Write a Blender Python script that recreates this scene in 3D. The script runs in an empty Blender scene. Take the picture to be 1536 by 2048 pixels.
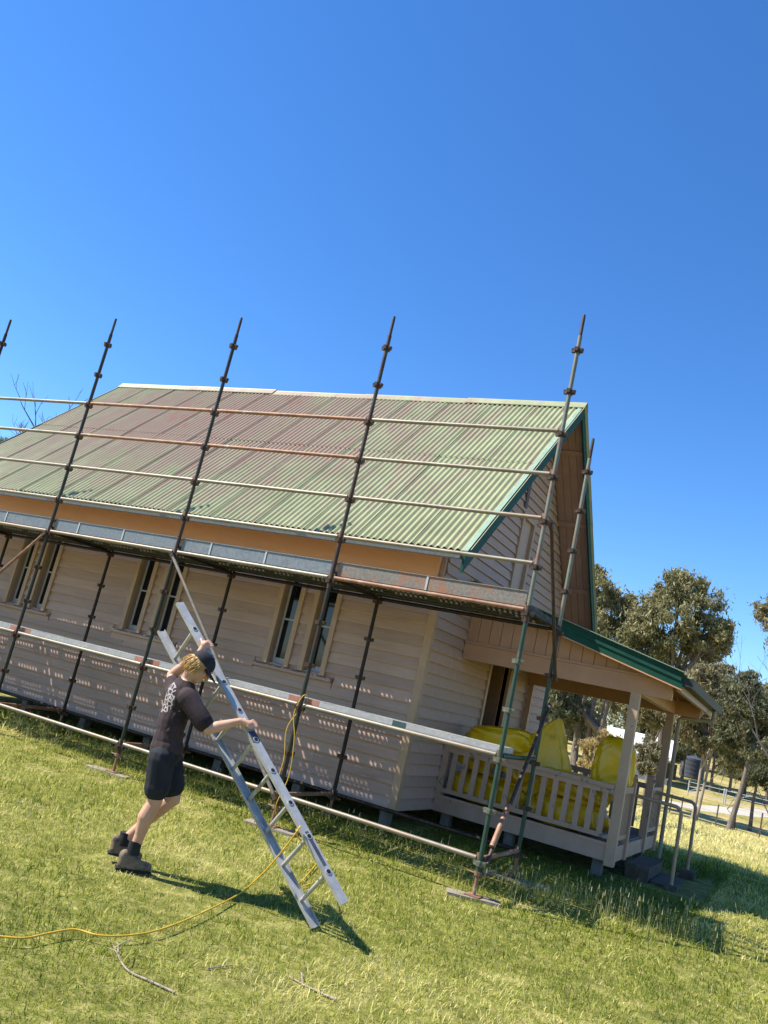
import bpy, bmesh, math, random
import numpy as np
from mathutils import Vector, Matrix
rnd = random.Random(7); nr = np.random.default_rng(7)
R_ = math.radians
# ------------------------------------------------------------------ camera
RC = np.array([[0.8759298584138211, 0.4285147036500219, 0.22163490676081965],
               [0.10259515301033612, 0.28344296807140823, -0.9534853530231371],
               [-0.47140334928586264, 0.8579249574447665, 0.204312627303029]])
CP = np.array([2.66798, -8.34004, 1.71902]); FP = 1674.228
sc = bpy.context.scene; col = sc.collection
cam = bpy.data.objects.new('camera', bpy.data.cameras.new('camera')); col.objects.link(cam); sc.camera = cam
m = Matrix.Identity(4)
for i in range(3):
    m[i][0] = RC[0][i]; m[i][1] = -RC[1][i]; m[i][2] = -RC[2][i]; m[i][3] = CP[i]
cam.matrix_world = m
cam.data.sensor_fit = 'VERTICAL'; cam.data.sensor_height = 36; cam.data.lens = 36*FP/2048
cam.data.clip_start = 0.05; cam.data.clip_end = 8000
# ------------------------------------------------------------------ sky, sun, exposure
SUN = Vector((-.765, -.40, 1.0)).normalized()
el = math.asin(SUN.z); az = math.atan2(SUN.x, SUN.y)
w = bpy.data.worlds.new('World'); sc.world = w; w.use_nodes = True
nt = w.node_tree; bg = nt.nodes['Background']
sky = nt.nodes.new('ShaderNodeTexSky'); sky.sky_type = 'NISHITA'; sky.sun_disc = False
sky.sun_elevation = el; sky.sun_rotation = az
sky.altitude = 1500; sky.air_density = 1.3; sky.dust_density = 0.0; sky.ozone_density = 8.0
hs = nt.nodes.new('ShaderNodeHueSaturation'); hs.inputs['Saturation'].default_value = 1.16; hs.inputs['Hue'].default_value = .505; nt.links.new(sky.outputs[0], hs.inputs['Color'])
nt.links.new(hs.outputs[0], bg.inputs[0]); bg.inputs[1].default_value = 0.122
sl = bpy.data.lights.new('sun', 'SUN'); sl.energy = 5.0; sl.angle = R_(0.53); sl.color = (1, .95, .86)
sun = bpy.data.objects.new('sun', sl); col.objects.link(sun)
sun.rotation_euler = SUN.to_track_quat('Z', 'Y').to_euler(); sun.location = (-20, -10, 30)
sc.view_settings.view_transform = 'Standard'; sc.view_settings.look = 'None'
sc.view_settings.exposure = 0.85; sc.view_settings.gamma = 1
sc.cycles.max_bounces = 8; sc.cycles.diffuse_bounces = 4

def ray(px, py): return RC.T @ np.array([(px-768)/FP, (py-1024)/FP, 1.0])
def onz(px, py, z): d = ray(px, py); return CP+d*((z-CP[2])/d[2])
def away(px, py, D): d = ray(px, py); return CP+d*(D/math.hypot(d[0], d[1]))

# ------------------------------------------------------------------ materials
def mat(name, c0, c1, rough=.6, metal=0, scale=6, detail=5, stretch=(1, 1, 1), bump=0, bscale=40, spec=.35, c2=None, sc2=1.2, t2=(.55, .62), world=False, vary=0):
    M = bpy.data.materials.new(name); M.use_nodes = True; t = M.node_tree; N = t.nodes; L = t.links
    b = N['Principled BSDF']; b.inputs['Roughness'].default_value = rough; b.inputs['Metallic'].default_value = metal
    b.inputs['Specular IOR Level'].default_value = spec
    if world: co = N.new('ShaderNodeNewGeometry').outputs['Position']
    else:
        tc = N.new('ShaderNodeTexCoord'); oi = N.new('ShaderNodeObjectInfo')
        va = N.new('ShaderNodeVectorMath'); va.operation = 'ADD'; vm = N.new('ShaderNodeVectorMath'); vm.operation = 'SCALE'
        cx = N.new('ShaderNodeCombineXYZ')
        for i in range(3): L.new(oi.outputs['Random'], cx.inputs[i])
        L.new(cx.outputs[0], vm.inputs[0]); vm.inputs['Scale'].default_value = 57
        L.new(tc.outputs['Object'], va.inputs[0]); L.new(vm.outputs[0], va.inputs[1]); co = va.outputs[0]
    mp = N.new('ShaderNodeMapping'); mp.inputs['Scale'].default_value = stretch; L.new(co, mp.inputs[0])
    n = N.new('ShaderNodeTexNoise'); n.inputs['Scale'].default_value = scale; n.inputs['Detail'].default_value = detail; n.inputs['Roughness'].default_value = .65
    L.new(mp.outputs[0], n.inputs['Vector'])
    r = N.new('ShaderNodeValToRGB'); r.color_ramp.elements[0].position = .33; r.color_ramp.elements[1].position = .68
    r.color_ramp.elements[0].color = (*c0, 1); r.color_ramp.elements[1].color = (*c1, 1)
    L.new(n.outputs[0], r.inputs[0]); out = r.outputs[0]
    if c2:
        n2 = N.new('ShaderNodeTexNoise'); n2.inputs['Scale'].default_value = sc2; n2.inputs['Detail'].default_value = 6; n2.inputs['Roughness'].default_value = .7
        L.new(mp.outputs[0], n2.inputs['Vector'])
        mr = N.new('ShaderNodeMapRange'); mr.inputs[1].default_value = t2[0]; mr.inputs[2].default_value = t2[1]; L.new(n2.outputs[0], mr.inputs[0])
        mx = N.new('ShaderNodeMix'); mx.data_type = 'RGBA'; L.new(mr.outputs[0], mx.inputs[0]); L.new(out, mx.inputs[6]); mx.inputs[7].default_value = (*c2, 1); out = mx.outputs[2]
    if vary:
        o2 = N.new('ShaderNodeObjectInfo'); mv = N.new('ShaderNodeMapRange'); mv.inputs[3].default_value = 1-vary; mv.inputs[4].default_value = 1+vary; L.new(o2.outputs['Random'], mv.inputs[0])
        hv = N.new('ShaderNodeHueSaturation'); L.new(out, hv.inputs['Color']); L.new(mv.outputs[0], hv.inputs['Value']); out = hv.outputs[0]
    L.new(out, b.inputs['Base Color'])
    if bump:
        nb = N.new('ShaderNodeTexNoise'); nb.inputs['Scale'].default_value = bscale; nb.inputs['Detail'].default_value = 4; L.new(mp.outputs[0], nb.inputs['Vector'])
        bp = N.new('ShaderNodeBump'); bp.inputs['Strength'].default_value = bump; bp.inputs['Distance'].default_value = .01
        L.new(nb.outputs[0], bp.inputs['Height']); L.new(bp.outputs[0], b.inputs['Normal'])
    return M
def leafmat(name, ca, cb, cc, tr=.35):
    M = bpy.data.materials.new(name); M.use_nodes = True; t = M.node_tree; N = t.nodes; L = t.links
    b = N['Principled BSDF']; b.inputs['Roughness'].default_value = .55; b.inputs['Specular IOR Level'].default_value = .25
    at = N.new('ShaderNodeAttribute'); at.attribute_name = 'tint'
    r = N.new('ShaderNodeValToRGB'); e = r.color_ramp.elements; e[0].color = (*ca, 1); e[1].color = (*cc, 1); e[0].position = .05; e[1].position = .95
    k = e.new(.5); k.color = (*cb, 1)
    L.new(at.outputs['Fac'], r.inputs[0]); L.new(r.outputs[0], b.inputs['Base Color'])
    tl = N.new('ShaderNodeBsdfTranslucent'); L.new(r.outputs[0], tl.inputs[0])
    mx = N.new('ShaderNodeMixShader'); mx.inputs[0].default_value = tr
    L.new(b.outputs[0], mx.inputs[1]); L.new(tl.outputs[0], mx.inputs[2]); L.new(mx.outputs[0], N['Material Output'].inputs[0])
    return M
M = {}
M['board'] = mat('beige_board_paint', (.43, .282, .208), (.50, .332, .248), .6, scale=3, stretch=(1, 6, 6), bump=.25, bscale=30, c2=(.34, .218, .16), sc2=2.2, t2=(.58, .75), vary=.10)
M['trim'] = mat('beige_trim_paint', (.42, .27, .17), (.49, .32, .20), .55, scale=5, bump=.15, c2=(.27, .20, .15), sc2=5, t2=(.66, .72))
M['peel'] = mat('peeling_trim_paint', (.40, .255, .175), (.47, .305, .21), .6, scale=5, bump=.3, c2=(.16, .15, .13), sc2=7, t2=(.60, .64), stretch=(1, 1, .5), vary=.08)
M['tan'] = mat('tan_lining_paint', (.47, .245, .135), (.54, .29, .16), .55, scale=3, bump=.15, stretch=(1, 1, 1))
M['frieze'] = mat('orange_tan_paint', (.82, .42, .19), (.88, .47, .22), .5, scale=2, stretch=(1, 3, 6))
M['soffit'] = mat('pink_brown_lining', (.36, .205, .16), (.42, .245, .19), .6, scale=4, bump=.1)
M['green'] = mat('dark_green_trim', (.005, .046, .028), (.010, .068, .042), .6, scale=4, spec=.2, bump=.1)
M['flash'] = mat('pale_teal_flashing', (.20, .30, .22), (.28, .38, .28), .5)
M['gutterdark'] = mat('dark_gutter', (.018, .024, .022), (.035, .042, .038), .6, spec=.2)
M['frame_shade'] = mat('purple_brown_shade', (.10, .075, .075), (.14, .10, .10), .7)
M['reveal'] = mat('brown_reveal_paint', (.33, .23, .16), (.38, .27, .19), .6)
M['sash'] = mat('grey_sash_paint', (.42, .40, .38), (.5, .48, .46), .5)
M['glass'] = mat('dark_window_glass', (.006, .007, .009), (.01, .011, .013), .06, spec=.5)
M['dark'] = mat('interior_shade', (.012, .012, .013), (.02, .019, .018), .9)
M['door'] = mat('brown_door_paint', (.30, .17, .10), (.36, .21, .13), .5, scale=4, stretch=(4, 4, 1))
M['stump'] = mat('weathered_stump', (.10, .10, .09), (.2, .19, .17), .9, bump=.4)
M['conc'] = mat('old_concrete', (.060, .048, .034), (.125, .10, .072), .95, scale=9, bump=.8, c2=(.10, .10, .08), sc2=4)
M['galv'] = mat('worn_galvanised_tube', (.19, .16, .12), (.30, .26, .20), .48, metal=.3, scale=14, stretch=(.35, 1, 1), c2=(.30, .20, .12), sc2=3, t2=(.52, .66), bump=.1)
M['rusttube'] = mat('rusty_tube', (.20, .095, .055), (.34, .19, .12), .6, metal=.2, scale=10, c2=(.44, .36, .28), sc2=4, t2=(.58, .68), bump=.15)
M['std'] = mat('green_brown_standard', (.018, .026, .018), (.040, .045, .030), .45, metal=.3, scale=5, c2=(.055, .032, .022), sc2=3, t2=(.48, .58), bump=.1, spec=.4)
M['stdgreen'] = mat('green_standard_paint', (.015, .043, .026), (.028, .062, .038), .55, metal=.1, scale=6, c2=(.13, .11, .08), sc2=3, t2=(.6, .68), spec=.5)
M['stdpale'] = mat('pale_green_standard', (.13, .135, .095), (.21, .21, .155), .5, metal=.2, scale=6, c2=(.20, .10, .06), sc2=3, t2=(.52, .62), spec=.5)
M['stddark'] = mat('dark_rusty_standard', (.020, .014, .011), (.040, .027, .020), .55, metal=.3, scale=8, bump=.1)
M['stdbrown'] = mat('brown_rusty_standard', (.048, .028, .022), (.085, .05, .037), .55, metal=.3, scale=8, c2=(.05, .08, .06), sc2=3, t2=(.55, .65), bump=.1)
M['cup'] = mat('rusty_pressing', (.050, .030, .022), (.105, .065, .048), .6, metal=.35, scale=20)
M['plank'] = mat('dirty_deck_plank', (.42, .38, .30), (.54, .49, .39), .6, metal=.3, scale=7, c2=(.10, .10, .06), sc2=5)
M['plankl'] = mat('galvanised_plank', (.34, .33, .31), (.46, .45, .42), .5, metal=.3, scale=22, c2=(.30, .27, .24), sc2=9, t2=(.6, .72), bump=.2, bscale=60)
M['toe'] = mat('galvanised_toe_board', (.15, .165, .17), (.24, .255, .26), .5, metal=.3, scale=34, c2=(.22, .23, .22), sc2=8, bump=.2)
M['toer'] = mat('rusty_toe_board', (.17, .145, .115), (.26, .225, .18), .55, metal=.3, scale=34, c2=(.33, .15, .08), sc2=3, t2=(.5, .62), bump=.2)
M['clip'] = mat('pale_clip', (.42, .42, .38), (.52, .52, .48), .4, metal=.3)
M['plankedge'] = mat('dirty_plank_edge', (.055, .05, .035), (.10, .09, .065), .7, metal=.1, scale=9)
M['redend'] = mat('red_plank_end', (.34, .13, .08), (.42, .19, .13), .5)
M['greenend'] = mat('dark_green_patch', (.03, .07, .065), (.05, .10, .09), .5)
M['alu'] = mat('ladder_aluminium', (.36, .35, .33), (.50, .49, .46), .45, metal=.25, scale=10, stretch=(1, 1, 1), c2=(.38, .37, .35), sc2=8, t2=(.58, .7), bump=.1)
M['hole'] = mat('black_rung_hole', (.008, .008, .008), (.015, .015, .015), .7)
M['tape'] = mat('worn_sticker', (.05, .055, .07), (.10, .11, .13), .5)
M['cord'] = mat('yellow_cord', (.62, .36, .03), (.72, .44, .05), .45, scale=20)
M['stick'] = mat('grey_dead_wood', (.24, .18, .13), (.44, .37, .29), .85, scale=30, bump=.4)
M['sole'] = mat('weathered_sole_board', (.22, .18, .125), (.38, .32, .24), .9, scale=8, stretch=(.4, 4, 4), bump=.4, c2=(.16, .14, .11), sc2=5)
M['bag'] = mat('yellow_plastic_wrap', (.70, .41, .003), (.78, .48, .006), .32, scale=3, spec=.55, bump=.35, bscale=9, c2=(.42, .28, .008), sc2=3, t2=(.55, .7))
M['print'] = mat('dark_bag_print', (.02, .035, .06), (.22, .23, .22), .4, scale=60)
M['rail'] = mat('tan_pipe_paint', (.32, .23, .145), (.40, .30, .19), .5, metal=.05, scale=12)
M['pipe'] = mat('tan_downpipe', (.28, .24, .17), (.34, .29, .21), .5)
M['skin'] = mat('skin', (.52, .28, .18), (.60, .34, .22), .5, scale=9, spec=.4)
M['hair'] = mat('blond_hair', (.36, .19, .05), (.66, .42, .15), .55, scale=60, stretch=(1, 1, .4), bump=1.0, bscale=70)
M['shorts'] = mat('black_shorts_cloth', (.010, .011, .014), (.022, .024, .03), .9, scale=9, bump=.3, bscale=18)
M['cap'] = mat('black_cap_cloth', (.014, .013, .017), (.03, .028, .035), .85, scale=12, bump=.2)
M['boot'] = mat('worn_boot_leather', (.12, .085, .052), (.26, .195, .13), .85, scale=18, bump=.5, c2=(.05, .04, .03), sc2=9)
M['sock'] = mat('dark_sock', (.012, .012, .012), (.03, .03, .03), .95, bump=.4)
M['bark'] = mat('grey_bark', (.10, .078, .06), (.22, .18, .145), .9, scale=5, stretch=(3, 3, .6), bump=.6, bscale=14)
M['palebark'] = mat('pale_gum_bark', (.24, .185, .135), (.40, .33, .25), .8, scale=4, stretch=(2, 2, .5), bump=.3)
M['deadbark'] = mat('dead_branch_bark', (.055, .045, .042), (.10, .085, .078), .9)
M['whiteroof'] = mat('white_roof_metal', (.72, .72, .70), (.8, .8, .78), .4)
M['shedwall'] = mat('grey_shed_wall', (.34, .35, .36), (.42, .43, .44), .6)
M['tank'] = mat('dark_blue_grey_tank', (.05, .055, .075), (.075, .08, .10), .5)
M['road'] = mat('pale_gravel_road', (.38, .34, .27), (.50, .45, .37), .95, scale=2, bump=.3, world=True)
M['white'] = mat('grey_white_pipe', (.36, .37, .36), (.46, .47, .46), .5)
M['picket'] = mat('rusty_picket', (.07, .05, .04), (.12, .085, .065), .8)
M['wire'] = mat('grey_wire', (.2, .2, .19), (.28, .28, .27), .5, metal=.6)
M['gravel'] = mat('loose_stone', (.25, .2, .15), (.4, .34, .27), .9)
M['leafA'] = leafmat('olive_gum_leaf', (.10, .105, .042), (.24, .225, .10), (.45, .395, .205))
M['leafB'] = leafmat('dark_gum_leaf', (.065, .075, .036), (.145, .15, .075), (.27, .255, .13))
M['leafC'] = leafmat('bronze_gum_leaf', (.13, .118, .056), (.265, .235, .12), (.42, .345, .20))
M['leafD'] = leafmat('straw_shrub_leaf', (.24, .18, .07), (.46, .36, .15), (.62, .46, .22))
M['blade'] = leafmat('grass_blade', (.095, .145, .010), (.41, .43, .060), (.84, .73, .31), .45)
M['seed'] = leafmat('seed_grass', (.24, .27, .08), (.42, .40, .16), (.62, .56, .30), .4)
# ground: soil and dry thatch under the grass, yellower far away
def ground_mat():
    Mt = bpy.data.materials.new('lawn_soil'); Mt.use_nodes = True; t = Mt.node_tree; N = t.nodes; L = t.links
    b = N['Principled BSDF']; b.inputs['Roughness'].default_value = .95; b.inputs['Specular IOR Level'].default_value = .1
    g = N.new('ShaderNodeNewGeometry')
    def ns(s, d): n = N.new('ShaderNodeTexNoise'); n.inputs['Scale'].default_value = s; n.inputs['Detail'].default_value = d; n.inputs['Roughness'].default_value = .7; L.new(g.outputs[0], n.inputs['Vector']); return n
    def ramp(src, stops):
        r = N.new('ShaderNodeValToRGB'); e = r.color_ramp.elements
        e[0].position, e[0].color = stops[0][0], (*stops[0][1], 1); e[1].position, e[1].color = stops[-1][0], (*stops[-1][1], 1)
        for p, c in stops[1:-1]: k = e.new(p); k.color = (*c, 1)
        L.new(src, r.inputs[0]); return r
    near = ramp(ns(9, 8).outputs[0], [(.3, (.10, .11, .022)), (.5, (.22, .22, .05)), (.7, (.42, .35, .14))])
    far = ramp(ns(.12, 9).outputs[0], [(.30, (.17, .17, .04)), (.44, (.32, .275, .085)), (.56, (.45, .36, .15)), (.72, (.50, .39, .20))])
    ln = N.new('ShaderNodeVectorMath'); ln.operation = 'DISTANCE'; L.new(g.outputs[0], ln.inputs[0]); ln.inputs[1].default_value = tuple(CP)
    mr = N.new('ShaderNodeMapRange'); mr.inputs[1].default_value = 15; mr.inputs[2].default_value = 34; L.new(ln.outputs['Value'], mr.inputs[0])
    mx = N.new('ShaderNodeMix'); mx.data_type = 'RGBA'; L.new(mr.outputs[0], mx.inputs[0]); L.new(near.outputs[0], mx.inputs[6]); L.new(far.outputs[0], mx.inputs[7])
    f2 = ramp(ns(3.2, 9).outputs[0], [(.3, (.55, .55, .55)), (.7, (1.25, 1.25, 1.25))])
    mu = N.new('ShaderNodeMix'); mu.data_type = 'RGBA'; mu.blend_type = 'MULTIPLY'; mu.inputs[0].default_value = 1; L.new(mx.outputs[2], mu.inputs[6]); L.new(f2.outputs[0], mu.inputs[7])
    L.new(mu.outputs[2], b.inputs['Base Color'])
    bp = N.new('ShaderNodeBump'); bp.inputs['Strength'].default_value = .8; bp.inputs['Distance'].default_value = .05; L.new(ns(6, 9).outputs[0], bp.inputs['Height']); L.new(bp.outputs[0], b.inputs['Normal'])
    return Mt
M['ground'] = ground_mat()
# roof: faded green paint that has worn to rust and primer in patches of its own
def roof_mat():
    Mt = bpy.data.materials.new('faded_green_roof_paint'); Mt.use_nodes = True; t = Mt.node_tree; N = t.nodes; L = t.links
    b = N['Principled BSDF']; b.inputs['Roughness'].default_value = .5; b.inputs['Specular IOR Level'].default_value = .35
    g = N.new('ShaderNodeNewGeometry'); oi = N.new('ShaderNodeObjectInfo')
    def ns(s, d, sx=(1, 1, 1)):
        mp = N.new('ShaderNodeMapping'); mp.inputs['Scale'].default_value = sx; L.new(g.outputs[0], mp.inputs[0])
        n = N.new('ShaderNodeTexNoise'); n.inputs['Scale'].default_value = s; n.inputs['Detail'].default_value = d; n.inputs['Roughness'].default_value = .68; L.new(mp.outputs[0], n.inputs['Vector']); return n.outputs[0]
    def mix(f, a, c):
        mx = N.new('ShaderNodeMix'); mx.data_type = 'RGBA'; L.new(f, mx.inputs[0])
        for i, s in ((6, a), (7, c)):
            if isinstance(s, tuple): mx.inputs[i].default_value = (*s, 1)
            else: L.new(s, mx.inputs[i])
        return mx.outputs[2]
    def rng(s, a, c):
        mr = N.new('ShaderNodeMapRange'); mr.inputs[1].default_value = a; mr.inputs[2].default_value = c; L.new(s, mr.inputs[0]); return mr.outputs[0]
    base = mix(rng(ns(1.6, 6), .35, .65), (.255, .275, .140), (.355, .365, .200))
    base = mix(rng(oi.outputs['Random'], 0, 6), base, (.30, .27, .20))
    sp = N.new('ShaderNodeSeparateXYZ'); L.new(g.outputs[0], sp.inputs[0])
    # wear is heaviest about x = -7, high on the slope (older sheets there)
    dv = N.new('ShaderNodeVectorMath'); dv.operation = 'DISTANCE'
    mp = N.new('ShaderNodeMapping'); mp.inputs['Scale'].default_value = (.55, 1, .9); L.new(g.outputs[0], mp.inputs[0]); L.new(mp.outputs[0], dv.inputs[0]); dv.inputs[1].default_value = (-7.6*.55, 3.4, 5.6*.9)
    bias = rng(dv.outputs['Value'], 3.6, .3)
    add = N.new('ShaderNodeMath'); add.operation = 'MULTIPLY_ADD'; L.new(bias, add.inputs[0]); add.inputs[1].default_value = .30; L.new(ns(2.2, 10, (2.2, .45, .45)), add.inputs[2])
    base = mix(rng(add.outputs[0], .52, .74), base, (.315, .225, .160))
    add2 = N.new('ShaderNodeMath'); add2.operation = 'MULTIPLY_ADD'; L.new(bias, add2.inputs[0]); add2.inputs[1].default_value = .17; L.new(ns(3.4, 10, (1.3, .6, .6)), add2.inputs[2])
    base = mix(rng(add2.outputs[0], .69, .79), base, (.34, .175, .11))
    base = mix(rng(ns(14, 7, (1, .25, .25)), .60, .78), base, (.15, .14, .10))
    L.new(base, b.inputs['Base Color']); return Mt
M['roof'] = roof_mat()
# t-shirt: faded black with a cracked white print across the shoulder blades
def shirt_mat(center, right, up):
    Mt = mat('faded_black_tee', (.020, .013, .014), (.062, .038, .038), .9, scale=5, bump=.35, bscale=16); t = Mt.node_tree; N = t.nodes; L = t.links
    b = N['Principled BSDF']; src = b.inputs['Base Color'].links[0].from_socket
    g = N.new('ShaderNodeNewGeometry'); sb = N.new('ShaderNodeVectorMath'); sb.operation = 'SUBTRACT'; L.new(g.outputs[0], sb.inputs[0]); sb.inputs[1].default_value = center
    def dot(v): d = N.new('ShaderNodeVectorMath'); d.operation = 'DOT_PRODUCT'; L.new(sb.outputs[0], d.inputs[0]); d.inputs[1].default_value = v; return d.outputs['Value']
    cx = N.new('ShaderNodeCombineXYZ'); L.new(dot(right), cx.inputs[0]); L.new(dot(up), cx.inputs[1])
    ln = N.new('ShaderNodeVectorMath'); ln.operation = 'LENGTH'; mp = N.new('ShaderNodeMapping'); mp.inputs['Scale'].default_value = (1, .62, 1); L.new(cx.outputs[0], mp.inputs[0]); L.new(mp.outputs[0], ln.inputs[0])
    lt = N.new('ShaderNodeMath'); lt.operation = 'LESS_THAN'; L.new(ln.outputs['Value'], lt.inputs[0]); lt.inputs[1].default_value = .075
    vo = N.new('ShaderNodeTexVoronoi'); vo.feature = 'DISTANCE_TO_EDGE'; vo.inputs['Scale'].default_value = 26; L.new(cx.outputs[0], vo.inputs['Vector'])
    l2 = N.new('ShaderNodeMath'); l2.operation = 'LESS_THAN'; L.new(vo.outputs['Distance'], l2.inputs[0]); l2.inputs[1].default_value = .11
    mu = N.new('ShaderNodeMath'); mu.operation = 'MULTIPLY'; L.new(lt.outputs[0], mu.inputs[0]); L.new(l2.outputs[0], mu.inputs[1])
    mx = N.new('ShaderNodeMix'); mx.data_type = 'RGBA'; L.new(mu.outputs[0], mx.inputs[0]); L.new(src, mx.inputs[6]); mx.inputs[7].default_value = (.34, .30, .29, 1)
    L.new(mx.outputs[2], b.inputs['Base Color']); return Mt

# ------------------------------------------------------------------ mesh helpers
W = {}
def place(o, parent, loc):
    loc = Vector(loc); col.objects.link(o)
    if parent: o.parent = parent; o.location = loc-W[parent.name]
    else: o.location = loc
    W[o.name] = loc; return o
def tag(o, label=None, cat=None, group=None, kind=None):
    if label: o['label'] = label
    if cat: o['category'] = cat
    if group: o['group'] = group
    if kind: o['kind'] = kind
    return o
def empty(name, loc, label, cat, group=None):
    o = bpy.data.objects.new(name, None); o.empty_display_size = .2; place(o, None, loc); return tag(o, label, cat, group)
def frame(d):
    d = Vector(d).normalized(); a = Vector((0, 0, 1)) if abs(d.z) < .95 else Vector((1, 0, 0))
    x = d.cross(a).normalized(); y = d.cross(x).normalized(); return d, x, y
class MB:
    def __init__(s): s.v = []; s.f = []
    def add(s, vs, fs):
        k = len(s.v); s.v += [tuple(v) for v in vs]; s.f += [tuple(i+k for i in f) for f in fs]; return s
    def box(s, a, b):
        (x0, y0, z0), (x1, y1, z1) = a, b
        return s.add([(x0, y0, z0), (x1, y0, z0), (x1, y1, z0), (x0, y1, z0), (x0, y0, z1), (x1, y0, z1), (x1, y1, z1), (x0, y1, z1)],
                     [(0, 3, 2, 1), (4, 5, 6, 7), (0, 1, 5, 4), (1, 2, 6, 5), (2, 3, 7, 6), (3, 0, 4, 7)])
    def beam(s, p, q, wx, wy, ax=None):          # square bar from p to q; ax = direction of the wx side
        p, q = Vector(p), Vector(q); d = (q-p).normalized()
        if ax is None: _, x, y = frame(d)
        else: x = Vector(ax); x = (x-d*x.dot(d)).normalized(); y = d.cross(x)
        x, y = x*wx/2, y*wy/2
        return s.add([p-x-y, p+x-y, p+x+y, p-x+y, q-x-y, q+x-y, q+x+y, q-x+y], [(0, 3, 2, 1), (4, 5, 6, 7), (0, 1, 5, 4), (1, 2, 6, 5), (2, 3, 7, 6), (3, 0, 4, 7)])
    def tube(s, pts, rs, n=10, cap=True):
        pts = [Vector(p) for p in pts]
        if not hasattr(rs, '__len__'): rs = [rs]*len(pts)
        vs = []; k = len(pts); x = None
        for i, p in enumerate(pts):
            d = (pts[min(i+1, k-1)]-pts[max(i-1, 0)]).normalized()
            if x is None: _, x, y = frame(d)
            else: x = (x-d*x.dot(d)).normalized()
            y = d.cross(x)
            vs += [p+(x*math.cos(2*math.pi*j/n)+y*math.sin(2*math.pi*j/n))*rs[i] for j in range(n)]
        fs = [(i*n+j, i*n+(j+1) % n, (i+1)*n+(j+1) % n, (i+1)*n+j) for i in range(k-1) for j in range(n)]
        if cap: fs += [tuple(range(n-1, -1, -1)), tuple((k-1)*n+j for j in range(n))]
        return s.add(vs, fs)
    def ell(s, c, r, rot=None, nu=14, nv=10):
        c = Vector(c); rot = rot or Matrix.Identity(3); vs = [c+rot@Vector((0, 0, r[2]))]
        for i in range(1, nv):
            t = math.pi*i/nv
            vs += [c+rot@Vector((r[0]*math.sin(t)*math.cos(2*math.pi*j/nu), r[1]*math.sin(t)*math.sin(2*math.pi*j/nu), r[2]*math.cos(t))) for j in range(nu)]
        vs.append(c-rot@Vector((0, 0, r[2]))); L = len(vs)-1
        fs = [(0, 1+j, 1+(j+1) % nu) for j in range(nu)]
        for i in range(nv-2): fs += [(1+i*nu+j, 1+(i+1)*nu+j, 1+(i+1)*nu+(j+1) % nu, 1+i*nu+(j+1) % nu) for j in range(nu)]
        fs += [(L, 1+(nv-2)*nu+(j+1) % nu, 1+(nv-2)*nu+j) for j in range(nu)]
        return s.add(vs, fs)
    def capsule(s, p, r0, q, r1, n=12):
        p, q = Vector(p), Vector(q); d = (q-p).normalized(); P = []; Rr = []
        for t in (80, 55, 28): P.append(p-d*r0*math.sin(R_(t))); Rr.append(r0*math.cos(R_(t)))
        for k in range(5): P.append(p.lerp(q, k/4)); Rr.append(r0+(r1-r0)*k/4)
        for t in (28, 55, 80): P.append(q+d*r1*math.sin(R_(t))); Rr.append(r1*math.cos(R_(t)))
        return s.tube(P, Rr, n)
    def prism(s, poly, ext):                       # extrude a polygon along ext
        e = Vector(ext); n = len(poly); p = [Vector(q) for q in poly]
        return s.add(p+[q+e for q in p], [tuple(range(n-1, -1, -1)), tuple(range(n, 2*n))]+[(i, (i+1) % n, n+(i+1) % n, n+i) for i in range(n)])
    def mesh(s, name, m, loc, smooth):
        me = bpy.data.meshes.new(name); L = Vector(loc); me.from_pydata([Vector(v)-L for v in s.v], [], s.f)
        bm = bmesh.new(); bm.from_mesh(me); bmesh.ops.recalc_face_normals(bm, faces=bm.faces); bm.to_mesh(me); bm.free()
        if m: me.materials.append(M[m] if isinstance(m, str) else m)
        if smooth: me.polygons.foreach_set('use_smooth', [True]*len(me.polygons)); me.set_sharp_from_angle(angle=R_(smooth if smooth > 1 else 40))
        return me
    def build(s, name, m, parent=None, loc=None, smooth=0):
        if loc is None:
            a = np.array(s.v); loc = ((a[:, 0].min()+a[:, 0].max())/2, (a[:, 1].min()+a[:, 1].max())/2, a[:, 2].min())
        o = bpy.data.objects.new(name, s.mesh(name, m, loc, smooth)); return place(o, parent, loc)
def inst(name, me, parent, loc, rot=(0, 0, 0), scale=(1, 1, 1)):
    o = bpy.data.objects.new(name, me); place(o, parent, loc); o.rotation_euler = rot; o.scale = scale; return o
def bulk(name, V, F, m, tint=None, parent=None, smooth=False):
    """large mesh from numpy arrays; F is a list of index arrays (n,3) or (n,4)"""
    me = bpy.data.meshes.new(name); V = np.asarray(V, np.float32); me.vertices.add(len(V)); me.vertices.foreach_set('co', V.ravel())
    ls = np.concatenate([f.ravel() for f in F]).astype(np.int32); cnt = np.concatenate([np.full(len(f), f.shape[1]) for f in F]).astype(np.int32)
    me.loops.add(len(ls)); me.loops.foreach_set('vertex_index', ls); me.polygons.add(len(cnt))
    me.polygons.foreach_set('loop_start', np.concatenate([[0], np.cumsum(cnt)[:-1]]).astype(np.int32)); me.update(calc_edges=True); me.validate()
    if tint is not None:
        a = me.attributes.new('tint', 'FLOAT', 'POINT'); a.data.foreach_set('value', np.asarray(tint, np.float32))
    me.materials.append(M[m])
    if smooth: me.polygons.foreach_set('use_smooth', [True]*len(me.polygons))
    o = bpy.data.objects.new(name, me); loc = W[parent.name] if parent else (0, 0, 0)
    place(o, parent, (0, 0, 0)); return o

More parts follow.
